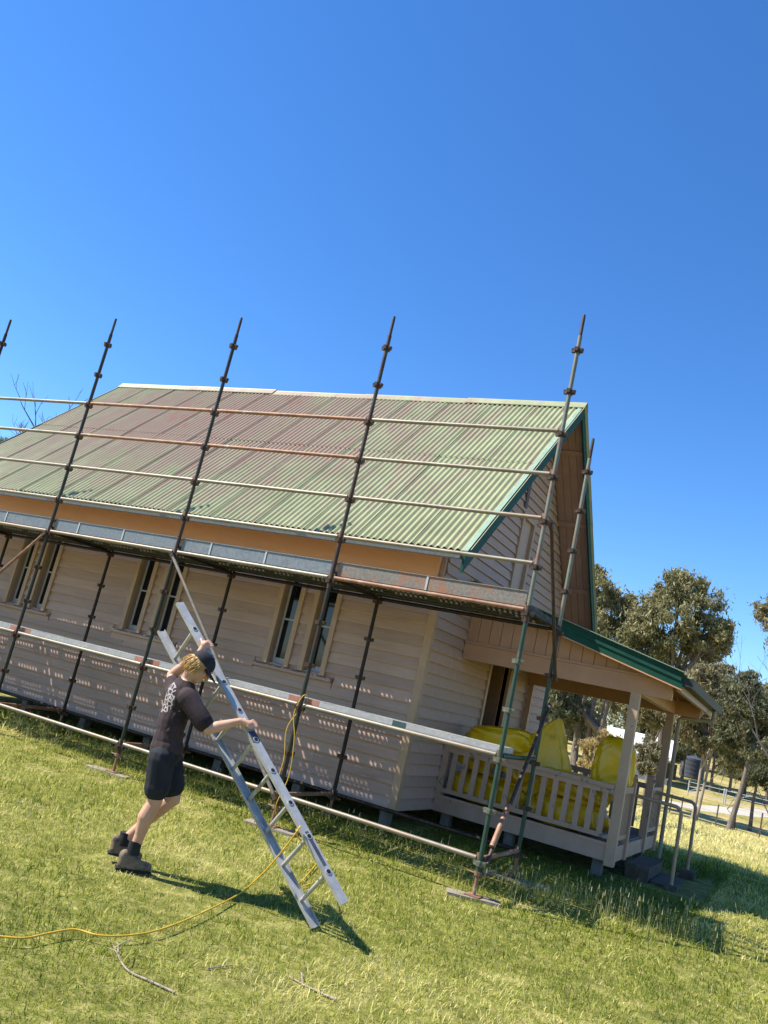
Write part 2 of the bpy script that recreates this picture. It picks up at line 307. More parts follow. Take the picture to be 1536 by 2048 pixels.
# ------------------------------------------------------------------ ground
PR = np.array([0, 9, 15, 25, 40, 55, 65, 78, 90, 110, 140, 200, 350, 800, 3500]); PZ = np.array([0, 0, -.1, -.5, -1.3, -1.9, -1.7, -.75, -.25, .3, 1.2, 3, 8, 12, 12])
def ss(a, b, x): t = np.clip((x-a)/(b-a), 0, 1); return t*t*(3-2*t)
def gh(x, y):
    x = np.asarray(x, float); y = np.asarray(y, float); r = np.hypot(x, y-3)
    z = sum(np.interp(r+k, PR, PZ) for k in (-2.5, -1, 0, 1, 2.5))/5
    return z+.13*ss(.4, 2.2, y)*(1-ss(7, 15, r))*(1-ss(2.5, 5, x))
rr = np.concatenate([np.linspace(.4, 16, 50), np.geomspace(16.6, 3500, 60)]); th = np.linspace(0, 2*np.pi, 129)[:-1]
gx = (rr[:, None]*np.cos(th)).ravel(); gy = 3+(rr[:, None]*np.sin(th)).ravel()
gx = np.append(gx, 0); gy = np.append(gy, 3); n = 128
i, j = np.meshgrid(np.arange(len(rr)-1), np.arange(n), indexing='ij'); i = i.ravel(); j = j.ravel()
quads = np.stack([i*n+j, (i+1)*n+j, (i+1)*n+(j+1) % n, i*n+(j+1) % n], 1); k = np.arange(n)
tri = np.stack([np.full(n, len(gx)-1), k, (k+1) % n], 1)
tag(bulk('ground', np.stack([gx, gy, gh(gx, gy)], 1), [quads, tri], 'ground', smooth=True), kind='structure', label='sloping lawn and dry paddock around the hall')

# ------------------------------------------------------------------ grass
def blades(P, length, width, lean, tint, hw=None):
    n = len(P); a = nr.uniform(0, 2*np.pi, n); d = np.stack([np.cos(a), np.sin(a), 0*a], 1); b = nr.uniform(0, 2*np.pi, n)
    s = np.stack([-np.sin(b), np.cos(b), 0*b], 1)*width[:, None]/2
    h = length*np.cos(lean); o = length*np.sin(lean)
    mid = P+d*(o*.32)[:, None]; mid[:, 2] += h*.62; tip = P+d*o[:, None]; tip[:, 2] += h
    V = np.stack([P-s, P+s, mid-s*.8, mid+s*.8, tip], 1).reshape(-1, 3); k = np.arange(n)*5
    return V, [np.stack([k, k+1, k+3, k+2], 1), np.stack([k+2, k+3, k+4], 1)], np.repeat(tint, 5)
def vnoise(x, y, s, seed):
    g = np.random.default_rng(seed).random((64, 64)); x = x/s; y = y/s; i = np.floor(x).astype(int); j = np.floor(y).astype(int); u = x-i; v = y-j; u = u*u*(3-2*u); v = v*v*(3-2*v)
    f = lambda a, b: g[a % 64, b % 64]
    return f(i, j)*(1-u)*(1-v)+f(i+1, j)*u*(1-v)+f(i, j+1)*(1-u)*v+f(i+1, j+1)*u*v
def clear(x, y):      # where nothing grows
    hall = (x > -11.2) & (x < -1.5) & (y > 1.75) & (y < 7.4); porch = (x > -1.8) & (x < .7) & (y > 2.95) & (y < 6.2)
    path = (x > .6) & (x < 1.75) & (y > 3.2) & (y < 5.5)
    return ~(hall | porch | path)
va = math.atan2(.858, -.471)
Vs = []; Fs = []; Ts = []; off = 0
for d0, d1, dens, ln, wd, sp in ((2.0, 5, 4600, (.022, .070), .0040, .62), (5, 8, 3000, (.025, .080), .0052, .62), (8, 13, 1700, (.03, .095), .0075, .66), (13, 22, 480, (.05, .15), .013, .8), (22, 45, 70, (.08, .22), .026, .9)):
    area = sp*(d1*d1-d0*d0); n = int(area*dens); d = np.sqrt(nr.uniform(d0*d0, d1*d1, n)); a = va+nr.uniform(-sp, sp, n)
    x = CP[0]+d*np.cos(a); y = CP[1]+d*np.sin(a); ok = clear(x, y); x, y, d = x[ok], y[ok], d[ok]
    patch = vnoise(x, y, .55, 3)*.55+vnoise(x, y, .16, 4)*.45; dry = vnoise(x+7, y, 1.5, 5)*.6+vnoise(x, y, .35, 6)*.4
    shade = (1-ss(.1, 1.1, np.abs(y-1.0)))*(x < 3.2)     # mower misses the strip by the scaffold
    L = nr.uniform(*ln, len(x))*(.55+.9*patch)*(1+.9*shade*nr.random(len(x)))
    t = np.clip(.06+.82*dry+nr.normal(0, .26, len(x))+.30*ss(9.5, 24, d), 0, 1)
    t = np.clip(t+.42*ss(7, 12, y), 0, 1)        # unwatered paddock behind the hall has dried off
    bald = vnoise(x+3, y+1, .5, 8)*.7+vnoise(x, y+5, .14, 9)*.3; clover = vnoise(x, y, .7, 12)*.65+vnoise(x, y, .2, 13)*.35
    t = np.clip(t+.55*ss(.66, .76, bald)-.22*ss(.60, .72, clover), 0, 1); L = L*(1-.55*ss(.66, .78, bald))*(1-.25*ss(.6, .72, clover))
    t = np.clip(t-.52*ss(.85, 1.5, y)*(1-ss(6.5, 9, y))*(x < 1.8), 0, 1)       # shade put into the tint: darker blades within the hall's shadow
    P = np.stack([x, y, gh(x, y)-.004], 1)
    lean = np.clip(nr.normal(.98, .38, len(x)), .05, 1.45)
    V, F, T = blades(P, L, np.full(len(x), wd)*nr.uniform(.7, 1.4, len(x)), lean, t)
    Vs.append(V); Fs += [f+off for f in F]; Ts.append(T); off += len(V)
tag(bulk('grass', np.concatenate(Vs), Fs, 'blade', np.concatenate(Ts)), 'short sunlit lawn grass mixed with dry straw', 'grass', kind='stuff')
# tall stalks with seed heads along the edge of the shade
n = 230; x = nr.normal(1.1, .7, n); y = .75+.30*(x-.3)+nr.normal(0, .28, n)
x2 = nr.uniform(-8, 0, 300); y2 = .95+nr.normal(0, .22, 300); x = np.append(x, x2); y = np.append(y, y2)
P = np.stack([x, y, gh(x, y)], 1); L = nr.uniform(.14, .34, len(x)); L[n:] *= .75; ln_ = np.abs(nr.normal(.12, .12, len(x)))
V, F, T = blades(P, L, np.full(len(x), .0045), ln_, nr.uniform(.2, .7, len(x)))
tip = V.reshape(-1, 5, 3)[:, 4].copy(); tip[:, 2] -= .045
V2, F2, T2 = blades(tip, np.full(len(x), .055), np.full(len(x), .009), ln_, nr.uniform(.55, 1, len(x)))
tag(bulk('seed_grass', np.concatenate([V, V2]), F+[f+len(V) for f in F2], 'seed', np.concatenate([T, T2])), 'tall pale seed heads along the edge of the shade', 'grass', kind='stuff')

# ------------------------------------------------------------------ the hall
XL, XR, Y0, Y1, YM = -10.95, -1.70, 1.55, 7.25, 4.40          # wall planes
ZB, ZRIDGE, SL = .35, 6.93, .94; XB0, XB1, YE = -11.53, -1.14, .79
def zr(y): return ZRIDGE-SL*abs(y-YM)                          # roof top surface
hall = empty('weatherboard_hall', (-6.3, YM, 0), 'beige weatherboard hall with faded green corrugated iron roof and a front porch', 'building')
PITCH = .144; rowz = [ZB+PITCH*k for k in range(60)]
wins = []
for xc in (-3.58, -6.32, -9.03): wins += [(xc-.51, xc-.08), (xc+.08, xc+.51)]
WZ0, WZ1 = 1.74, 3.22
# front wall backing with real openings
b = MB(); WT = 3.95
xs = sorted([XL]+[e for a in sorted(wins) for e in (a[0]+.02, a[1]-.02)]+[XR])
for a, c in zip(xs[0::2], xs[1::2]): b.box((a, Y0+.002, ZB), (c, Y0+.10, WT))
for a in wins: b.box((a[0]+.02, Y0+.002, ZB), (a[1]-.02, Y0+.10, WZ0+.02)); b.box((a[0]+.02, Y0+.002, WZ1-.02), (a[1]-.02, Y0+.10, WT))
fw = b.build('front_wall', 'board', hall); tag(fw, 'long front wall of lapped boards in the shade')
def wedge(L):       # one weatherboard, thick at its lower edge; along x, face towards -y
    h = PITCH+.018; return MB().prism([(-L/2, -.006, .032), (-L/2, -.034, 0), (-L/2, -.036, .012), (-L/2, -.005, h), (-L/2, 0, h)], (L, 0, 0))
bme = wedge(1.0).mesh('weatherboard', 'board', (0, 0, 0), 0)
def cut(a, c, holes):
    out = [(a, c)]
    for h0, h1 in holes: out = [s for (p, q) in out for s in ((p, min(q, h0)), (max(p, h1), q)) if s[1]-s[0] > .03]
    return out
for k, z in enumerate(rowz):
    if z > 3.26: break
    holes = [(a, c) for a, c in wins] if z > WZ0-.15 else []
    if WZ0-.15 < z+.02 <= WZ0: holes = [(xc-.66, xc+.66) for xc in (-3.58, -6.32, -9.03)]
    for a, c in cut(XL, XR-.06, holes):
        joints = sorted(rnd.uniform(a+.8, c-.8) for _ in range(int((c-a)/4.2))) if c-a > 4 else []
        for p, q in zip([a]+joints, joints+[c]): inst('weatherboard', bme, fw, ((p+q)/2, Y0, z+rnd.uniform(-.002, .002)), scale=(q-p-.003, rnd.uniform(.9, 1.1), 1))
# gable wall towards the porch
gw = MB().prism([(XR-.10, Y0+.1, ZB), (XR-.10, 3.98, ZB), (XR-.10, 3.98, 2.64), (XR-.10, 4.92, 2.64), (XR-.10, 4.92, ZB), (XR-.10, Y1, ZB), (XR-.10, Y1, zr(Y1)-.12), (XR-.10, YM, ZRIDGE-.12), (XR-.10, Y0+.1, zr(Y0+.1)-.12)], (.098, 0, 0)).build('gable_wall', 'board', hall)
tag(gw, 'tall gable wall of lapped boards above the porch')
for k, z in enumerate(rowz):
    zt = z+PITCH+.018
    def lim(zz): return max(Y0+.05, YM-(ZRIDGE-.16-zz)/SL), min(Y1, YM+(ZRIDGE-.16-zz)/SL)
    a0, c0 = lim(z); a1, c1 = lim(zt)
    if c1-a1 < .1: break
    holes = []
    if z < 2.66: holes = [(3.90, 5.0)]
    if 3.30 < z+.07 < 4.95: holes = [(4.06, 4.74)]
    for p, q in cut(a0, c0, holes):
        p1 = max(p, a1) if p == a0 else p; q1 = min(q, c1) if q == c0 else q
        if q1-p1 < .02: continue
        v = [(XR+.006, p, z+.032), (XR+.034, p, z), (XR+.036, p, z+.012), (XR+.005, p1, zt), (XR, p1, zt), (XR+.006, q, z+.032), (XR+.034, q, z), (XR+.036, q, z+.012), (XR+.005, q1, zt), (XR, q1, zt)]
        MB().add(v, [(4, 3, 2, 1, 0), (5, 6, 7, 8, 9), (0, 1, 6, 5), (1, 2, 7, 6), (2, 3, 8, 7), (3, 4, 9, 8), (4, 0, 5, 9)]).build('weatherboard', 'board', gw)
MB().box((XL, Y1-.1, ZB), (XR-.11, Y1, zr(Y1)-.1)).build('rear_wall', 'board', hall)
MB().prism([(XL, Y0+.11, ZB), (XL, Y1-.11, ZB), (XL, Y1-.11, zr(Y1)-.2), (XL, YM, ZRIDGE-.2), (XL, Y0+.11, zr(Y0)-.2)], (.1, 0, 0)).build('end_wall', 'board', hall)
MB().box((XR-.062, Y0-.040, ZB-.02), (XR+.004, Y0-.002, 3.3)).box((XR-.002, Y0-.0401, ZB-.02), (XR+.040, Y0+.058, 3.32)).build('corner_board', 'trim', hall)
MB().box((XL+.1, Y0+.02, ZB-.02), (XR-.12, Y1-.12, ZB+.06)).build('floor', 'stump', hall)
sme = MB().box((-.06, -.06, -.15), (.06, .06, .36)).mesh('stump', 'stump', (0, 0, 0), 0)
for x in np.arange(XR-.12, XL, -1.32):
    for y in (Y0+.1, 4.4): inst('stump', sme, hall, (x, y, .0))
# frieze under the eave
MB().box((XL, Y0-.040, 3.27), (XR-.11, Y0-.004, 3.86)).build('frieze_board', 'frieze', hall)
MB().box((XR-.11, Y0-.044, 3.25), (XR-.062, Y0-.004, 3.80)).build('frieze_end_trim', 'frieze', hall)
# paired narrow windows
for pi, xc in enumerate((-3.58, -6.32, -9.03)):
    for a, c in ((xc-.51, xc-.08), (xc+.08, xc+.51)):
        wn = MB().box((a, Y0-.058, WZ0), (a+.075, Y0+.0, WZ1)).box((c-.075, Y0-.058, WZ0), (c, Y0+.0, WZ1)).box((a+.075, Y0-.058, WZ1-.07), (c-.075, Y0, WZ1)).build('window', 'trim', hall)
        MB().box((a+.075, Y0+.0, WZ0+.02), (a+.055, Y0+.13, WZ1-.05)).box((c-.075, Y0, WZ0+.02), (c-.055, Y0+.13, WZ1-.05)).box((a+.075, Y0, WZ1-.07), (c-.075, Y0+.13, WZ1-.05)).build('reveal', 'reveal', wn)
        yg = Y0+.085; s = MB()
        for x0, x1, z0, z1 in ((a+.075, a+.105, WZ0+.025, WZ1-.07), (c-.105, c-.075, WZ0+.025, WZ1-.07), (a+.105, c-.105, WZ0+.025, WZ0+.10), (a+.105, c-.105, WZ1-.11, WZ1-.07), (a+.105, c-.105, 2.375, 2.40)): s.box((x0, yg, z0), (x1, yg+.03, z1))
        s.build('sash', 'sash', wn)
        for z0, z1 in ((WZ0+.10, 2.375), (2.40, WZ1-.11)): MB().box((a+.105, yg+.012, z0), (c-.105, yg+.018, z1)).build('pane', 'glass', wn)
    MB().prism([(xc-.64, Y0+.09, WZ0+.02), (xc-.64, Y0-.085, WZ0-.03), (xc-.64, Y0-.085, WZ0-.065), (xc-.64, Y0-.03, WZ0-.075), (xc-.64, Y0-.03, WZ0-.16), (xc-.64, Y0-.003, WZ0-.16), (xc-.64, Y0-.003, WZ0)], (1.28, 0, 0)).build('window_sill', 'board', hall)
# gable louvre window; the dark strip above paints its frame's shaded side
gv = MB()
for y0, y1, z0, z1 in ((4.06, 4.14, 3.30, 4.95), (4.66, 4.74, 3.30, 4.95), (4.14, 4.66, 4.87, 4.95)): gv.box((XR-.0, y0, z0), (XR+.055, y1, z1))
gv = gv.build('gable_window', 'trim', hall)
MB().box((XR-.06, 4.14, 3.30), (XR-.02, 4.66, 4.87)).build('shutter_panel', 'reveal', gv)
MB().box((XR+.006, 4.02, 5.02), (XR+.05, 4.14, 5.62)).build('frame_shade_strip', 'frame_shade', hall)
# door in the gable wall; near-black panel and linings paint the interior's shade
df = MB()
for y0, y1, z0, z1 in ((3.90, 3.98, .56, 2.66), (4.92, 5.0, .56, 2.66), (3.98, 4.92, 2.58, 2.66)): df.box((XR-.10, y0, z0), (XR+.05, y1, z1))
df = df.build('door_frame', 'trim', hall)
MB().box((XR-.75, 3.985, .56), (XR-.70, 4.915, 2.6)).build('interior_shade_panel', 'dark', df)
MB().box((XR-.70, 4.86, .56), (XR-.06, 4.91, 2.57)).build('door_leaf', 'door', df)
MB().box((XR-.70, 3.99, .56), (XR-.11, 4.02, 2.57)).build('interior_shade_side', 'dark', df)
MB().box((XR-.70, 4.02, 2.575), (XR-.11, 4.86, 2.60)).build('interior_shade_top', 'dark', df)
# roof
u0 = math.hypot(1, SL); L_slope = (YM-YE)*u0; ang = math.atan(SL)
rf = MB().prism([(XB0+.03, YE+.05, zr(YE+.05)-.045), (XB0+.03, YM, ZRIDGE-.045), (XB0+.03, 2*YM-YE-.05, zr(YE+.05)-.045), (XB0+.03, 2*YM-YE-.05, zr(YE+.05)-.085), (XB0+.03, YM, ZRIDGE-.085), (XB0+.03, YE+.05, zr(YE+.05)-.085)], (XB1-XB0-.06, 0, 0)).build('roof', 'soffit', hall)
tag(rf, 'steep roof of faded green corrugated iron with rusty patches')
NS = 13; SW = (XB1-XB0)/NS; NC = 9
def sheet_mesh(length):        # corrugated sheet, origin at the lower left corner, y up the slope, z out
    seg = (NC+1)*8; wS = SW*(NC+1)/NC; s = MB(); vs = []
    for t in (0, length/2, length):
        for q in range(seg+1):
            x = wS*q/seg; vs.append((x, t, .0155*math.cos(2*math.pi*q/8)+.007*(q/seg)))
    for t in (0, length/2, length):
        for q in range(seg+1):
            x = wS*q/seg; vs.append((x, t, .0155*math.cos(2*math.pi*q/8)+.007*(q/seg)-.0045))
    n = seg+1; o = 3*n; fs = []
    for r in range(2):
        for q in range(seg): fs += [(r*n+q, r*n+q+1, (r+1)*n+q+1, (r+1)*n+q), (o+r*n+q, o+(r+1)*n+q, o+(r+1)*n+q+1, o+r*n+q+1)]
    for q in range(seg): fs += [(q, o+q, o+q+1, q+1)]
    for r in range(2): fs += [(r*n+seg, o+r*n+seg, o+(r+1)*n+seg, (r+1)*n+seg), (r*n, (r+1)*n, o+(r+1)*n, o+r*n)]
    s.add(vs, fs); return s.mesh('roof_sheet', 'roof', (0, 0, 0), 60)
la = L_slope*.52; lo_m, up_m = sheet_mesh(la+.10), sheet_mesh(L_slope-la-.02)
for k in range(NS):
    x = XB0+k*SW-.02
    j = rnd.uniform(-.012, .012)
    inst('roof_sheet', lo_m, rf, (x, YE+j, zr(YE)-.002+j*SL), (ang+rnd.uniform(-.0015, .0015), 0, 0))
    t = la/u0; inst('roof_sheet', up_m, rf, (x, YE+t, zr(YE+t)+.007), (ang+rnd.uniform(-.001, .001), 0, 0))
    inst('roof_sheet', lo_m, rf, (x+SW*(NC+1)/NC, 2*YM-YE, zr(YE)-.01), (ang, 0, math.pi)); inst('roof_sheet', up_m, rf, (x+SW*(NC+1)/NC, 2*YM-YE-t, zr(YE+t)+.007), (ang, 0, math.pi))
# ridge capping in lapped lengths
xr = XB0-.02
for k in range(5):
    x1 = xr+(XB1-XB0+.06)/5; dz = (.012 if k % 2 else .006)-.02*(1 if k in (2, 3) else 0); z = ZRIDGE+.036+dz
    P = [(xr, YM-.125, z-.112), (xr, YM-.03, z-.006)]+[(xr, YM+.03*math.sin(a), z-.006+.022*math.cos(a)) for a in (-.8, 0, .8)]+[(xr, YM+.03, z-.006), (xr, YM+.125, z-.112)]
    P += [(a, b_, c-.012) for a, b_, c in reversed(P)]
    MB().prism(P, (x1-xr+.03, 0, 0)).build('ridge_cap', 'roof', rf); xr = x1
# barge boards and gutter
def barge(x0, x1, ya, yb, name='barge_board', drop=.23, top=.022):
    return MB().prism([(x0, ya, zr(ya)+top), (x0, yb, zr(yb)+top), (x0, yb, zr(yb)-drop), (x0, ya, zr(ya)-drop)], (x1-x0, 0, 0)).build(name, 'green', rf)
for xa, xb in ((XB1, XB1+.03), (XB0-.03, XB0)):
    barge(xa, xb, YE-.06, YM-.001); barge(xa, xb, YM+.001, 2*YM-YE+.06)
for sgn in (1, -1):      # folded flashing over the barge
    ya, yb = (YE-.04, YM-.16) if sgn > 0 else (YM+.16, 2*YM-YE+.04)
    MB().prism([(XB1-.025, ya, zr(ya)+.036), (XB1-.025, yb, zr(yb)+.036), (XB1-.025, yb, zr(yb)+.024), (XB1-.025, ya, zr(ya)+.024)], (.065, 0, 0)).build('barge_flashing', 'flash', rf)
g = MB(); zg = zr(YE)-.055; P = [(YE+.0, zg+.0), (YE-.015, zg-.06), (YE-.085, zg-.06), (YE-.10, zg+.01), (YE-.094, zg+.01), (YE-.08, zg-.053), (YE-.02, zg-.053), (YE-.008, zg)]
g.prism([(XB0, y, z) for y, z in P], (XB1-XB0-.03, 0, 0)).box((XB1-.032, YE-.098, zg-.06), (XB1-.028, YE, zg+.005)).build('gutter', 'toe', rf)
# lining under the overhang of the far slope, in boards along the slope, with battens
ys = np.linspace(YM+.02, 2*YM-YE-.1, 2)
nb = 4; wd = (XB1-.0-(XR+.03))/nb
for k in range(nb):
    x0 = XR+.03+k*wd; MB().prism([(x0+.004, ys[0], zr(ys[0])-.088), (x0+.004, ys[1], zr(ys[1])-.088), (x0+.004, ys[1], zr(ys[1])-.104), (x0+.004, ys[0], zr(ys[0])-.104)], (wd-.008, 0, 0)).build('soffit_board', 'soffit', rf)
    MB().prism([(x0+.004, 2*YM-ys[0], zr(ys[0])-.088), (x0+.004, 2*YM-ys[1], zr(ys[1])-.088), (x0+.004, 2*YM-ys[1], zr(ys[1])-.104), (x0+.004, 2*YM-ys[0], zr(ys[0])-.104)], (wd-.008, 0, 0)).build('soffit_board', 'soffit', rf)
for y in (4.95, 6.0, 7.05, 7.7): MB().beam((XR+.03, y, zr(y)-.125), (XB1, y, zr(y)-.125), .09, .04, (0, 1, -SL)).build('batten', 'soffit', rf)

# ------------------------------------------------------------------ the porch (parts of the hall)
PY0, PY1, PX = 2.76, 6.05, .72
def zp(x): return 3.455-.252*(x-XR)
MB().box((XR+.03, PY0+.02, .49), (PX-.02, PY1-.02, .55)).build('porch_floor', 'stump', hall)
MB().box((XR+.03, PY0-.02, .345), (PX+.02, PY0+.012, .53)).build('porch_fascia', 'peel', hall)
MB().box((PX-.012, PY0+.013, .345), (PX+.02, PY1+.02, .53)).build('porch_fascia', 'peel', hall)
MB().box((XR+.03, PY0-.035, .531), (PX+.03, PY0+.06, .56)).build('porch_floor_edge', 'peel', hall)
MB().box((XR+.045, PY0-.012, .60), (PX-.07, PY0+.035, .655)).build('bottom_rail', 'peel', hall)
MB().box((XR+.045, PY0-.03, 1.19), (PX-.07, PY0+.05, 1.245)).build('top_rail', 'peel', hall)
MB().box((XR+.045, PY0-.008, 1.13), (PX-.07, PY0+.03, 1.188)).build('top_rail', 'peel', hall)
MB().box((XR+.03, PY0-.04, .56), (XR+.11, PY0+.06, 1.29)).build('wall_post', 'peel', hall)
bal = MB().box((-.036, -.011, 0), (.036, .011, .475)).mesh('baluster', 'peel', (0, 0, 0), 0)
for k in range(14): inst('baluster', bal, hall, (XR+.20+k*.156, PY0+.012, .655), (0, rnd.uniform(-.012, .012), 0))
def post(x, y, z0, z1, w=.11): return MB().box((x-w/2, y-w/2, z0), (x+w/2, y+w/2, z1)).build('porch_post', 'trim', hall)
post(PX-.015, PY0+.015, .3, 2.40, .115); post(PX-.015, PY1-.02, .3, 2.40, .115); post(XR+.09, PY1-.02, .55, 2.4, .09)
def newel(y): 
    s = MB().box((PX-.05, y-.05, .34), (PX+.05, y+.05, 1.36)); s.tube([(PX-.05, y, 1.36), (PX+.05, y, 1.36)], .05, 16); return s.build('newel_post', 'peel', hall, smooth=30)
newel(3.47); newel(4.95)
for ya, yb in ((PY0+.08, 3.42), (5.0, PY1-.09)):
    MB().box((PX-.03, ya, 1.17), (PX+.035, yb, 1.25)).build('top_rail', 'peel', hall); MB().box((PX-.02, ya, .60), (PX+.025, yb, .66)).build('bottom_rail', 'peel', hall)
    n = 6 if ya < 4 else 8
    for k in range(n): inst('baluster', bal, hall, (PX+.002, ya+(k+.5)*(yb-ya)/n, .66), (0, 0, math.pi/2), (.62, 1, 1.07))
MB().box((XR+.13, PY1-.03, 1.17), (PX-.08, PY1+.03, 1.25)).build('top_rail', 'peel', hall)
for k in range(13): inst('baluster', bal, hall, (XR+.25+k*.165, PY1, .56), (0, 0, 0), (1, 1, 1.28))
# beams, infill boards, roof
for y in (PY0, PY1): MB().box((XR+.03, y-.045, 2.40), (1.14, y+.045, 2.62)).build('porch_beam', 'tan', hall)
MB().box((PX-.05, PY0+.046, 2.40), (PX+.05, PY1-.046, 2.60)).build('porch_beam', 'tan', hall)
MB().box((XR+.03, PY0-.062, 2.622), (1.14, PY0+.02, 2.65)).build('beam_moulding', 'tan', hall)
for y in (PY0-.02, PY1+.02):
    nb = 17; x0 = XR+.03; wd = (1.10-x0)/nb
    for k in range(nb):
        a, c = x0+k*wd+.004, x0+(k+1)*wd-.004; z0 = 2.652 if y < 4 else 2.622
        if zp(c)-.10 < z0: continue
        MB().prism([(a, y, z0), (c, y, z0), (c, y, zp(c)-.10), (a, y, zp(a)-.10)], (0, .02, 0)).build('infill_board', 'tan', hall)
PYA, PYB, PXE = 2.49, 6.9, 1.27
pr = MB().prism([(XR+.03, PYA+.03, zp(XR)-.03), (PXE-.02, PYA+.03, zp(PXE)-.03), (PXE-.02, PYA+.03, zp(PXE)-.06), (XR+.03, PYA+.03, zp(XR)-.06)], (0, PYB-PYA-.06, 0)).build('porch_roof', 'tan', hall)
tag(pr, 'low pitched porch roof with dark green barge')
pl = math.hypot(PXE-XR, zp(XR)-zp(PXE)); pa = math.atan(.252)
pm = sheet_mesh(pl+.06)
for k in range(5): inst('roof_sheet', pm, pr, (PXE+.04, PYA+.04+k*.86+0, zp(PXE+.04)+.004), (pa, 0, math.pi/2), (1.06, 1, 1))
for y in (PYA, PYB):
    MB().prism([(XR+.06, y, zp(XR+.06)+.03), (PXE+.0, y, zp(PXE)+.03), (PXE, y, zp(PXE)-.165), (XR+.06, y, zp(XR+.06)-.165)], (0, .028, 0)).build('porch_barge', 'green', pr)
MB().prism([(XR+.06, PYA-.05, zp(XR+.06)+.034), (PXE+.01, PYA-.05, zp(PXE)+.034), (PXE+.01, PYA-.05, zp(PXE)+.042), (XR+.06, PYA-.05, zp(XR+.06)+.042)], (0, .09, 0)).build('barge_flashing', 'flash', pr)
MB().prism([(-.1, PYA-.016, zp(-.1)-.03), (PXE-.02, PYA-.016, zp(PXE)-.03), (PXE-.02, PYA-.016, zp(PXE)-.07), (-.1, PYA-.016, zp(-.1)-.07)], (0, .015, 0)).build('barge_batten', 'green', pr)
MB().prism([(XR+.1, PYA-.004, zp(XR+.1)-.166), (PXE-.0, PYA-.004, zp(PXE)-.166), (PXE, PYA-.004, zp(PXE)-.182), (XR+.1, PYA-.004, zp(XR+.1)-.182)], (0, .036, 0)).build('barge_bead', 'tan', pr)
P = [(PXE, -.02), (PXE, -.125), (PXE+.10, -.125), (PXE+.12, -.015), (PXE+.112, -.015), (PXE+.094, -.117), (PXE+.008, -.117), (PXE+.008, -.02)]
MB().prism([(x, PYA+.02, zp(PXE)+z) for x, z in P], (0, PYB-PYA-.02, 0)).box((PXE, PYA+.012, zp(PXE)-.125), (PXE+.118, PYA+.018, zp(PXE)-.02)).build('porch_gutter', 'gutterdark', pr)
MB().box((PXE-.06, PYA+.035, zp(PXE)-.20), (PXE-.01, PYB-.03, zp(PXE)-.062)).build('porch_roof_fascia', 'door', pr)
for y in np.linspace(PYA+.5, PYB-.4, 5): MB().prism([(XR+.04, y, zp(XR+.04)-.062), (PXE-.07, y, zp(PXE-.07)-.062), (PXE-.07, y, zp(PXE-.07)-.14), (XR+.04, y, zp(XR+.04)-.14)], (0, .045, 0)).build('rafter', 'tan', pr)
dp = [(1.33, 6.15, 2.58), (1.33, 6.15, 2.44), (1.30, 6.15, 2.41), (.86, 6.13, 2.37), (.83, 6.12, 2.34), (.83, 6.12, .2)]
MB().tube(dp, .032, 10).build('downpipe', 'pipe', hall, smooth=40)
for x, y in ((.55, 2.9), (-.6, 2.9), (-1.5, 2.9), (.55, 4.4), (.55, 5.9), (-.6, 5.9)): inst('stump', sme, hall, (x, y, .02))
# steps and pipe rails
b = MB().box((PX+.05, 3.58, .02), (PX+.34, 4.84, .31)); b.build('concrete_step', 'conc'); 
tag(bpy.data.objects['concrete_step'], 'dark weathered concrete step block below the porch opening', 'step')
tag(MB().box((PX+.36, 3.66, .02), (PX+.66, 4.78, .165)).build('stone_slab', 'conc'), 'low stone slab at the foot of the porch step', 'step')
tag(MB().box((1.26, 5.12, .02), (1.46, 5.30, .25)).build('concrete_footing', 'conc'), 'dark concrete footing under the far pipe rail', 'footing')
tag(MB().box((1.28, 3.49, .02), (1.43, 3.64, .20)).build('concrete_footing', 'conc'), 'low concrete footing under the near pipe rail', 'footing')
def handrail(y, zt, label, zb):
    pts = [(PX+.052, y, zt+.01)]+[(PX+.30, y, zt+.005)]
    for a in range(0, 91, 15): pts.append((1.26+.09*math.sin(R_(a)), y, zt-.09+.09*math.cos(R_(a))))
    pts.append((1.35, y, zb)); return tag(MB().tube(pts, .024, 12).build('handrail', 'rail', smooth=40), label, 'handrail', 'pipe rails of the porch steps')
handrail(3.56, 1.14, 'bent tan pipe handrail on the near side of the porch steps', .20); handrail(5.2, 1.18, 'bent tan pipe handrail on the far side of the porch steps', .26)

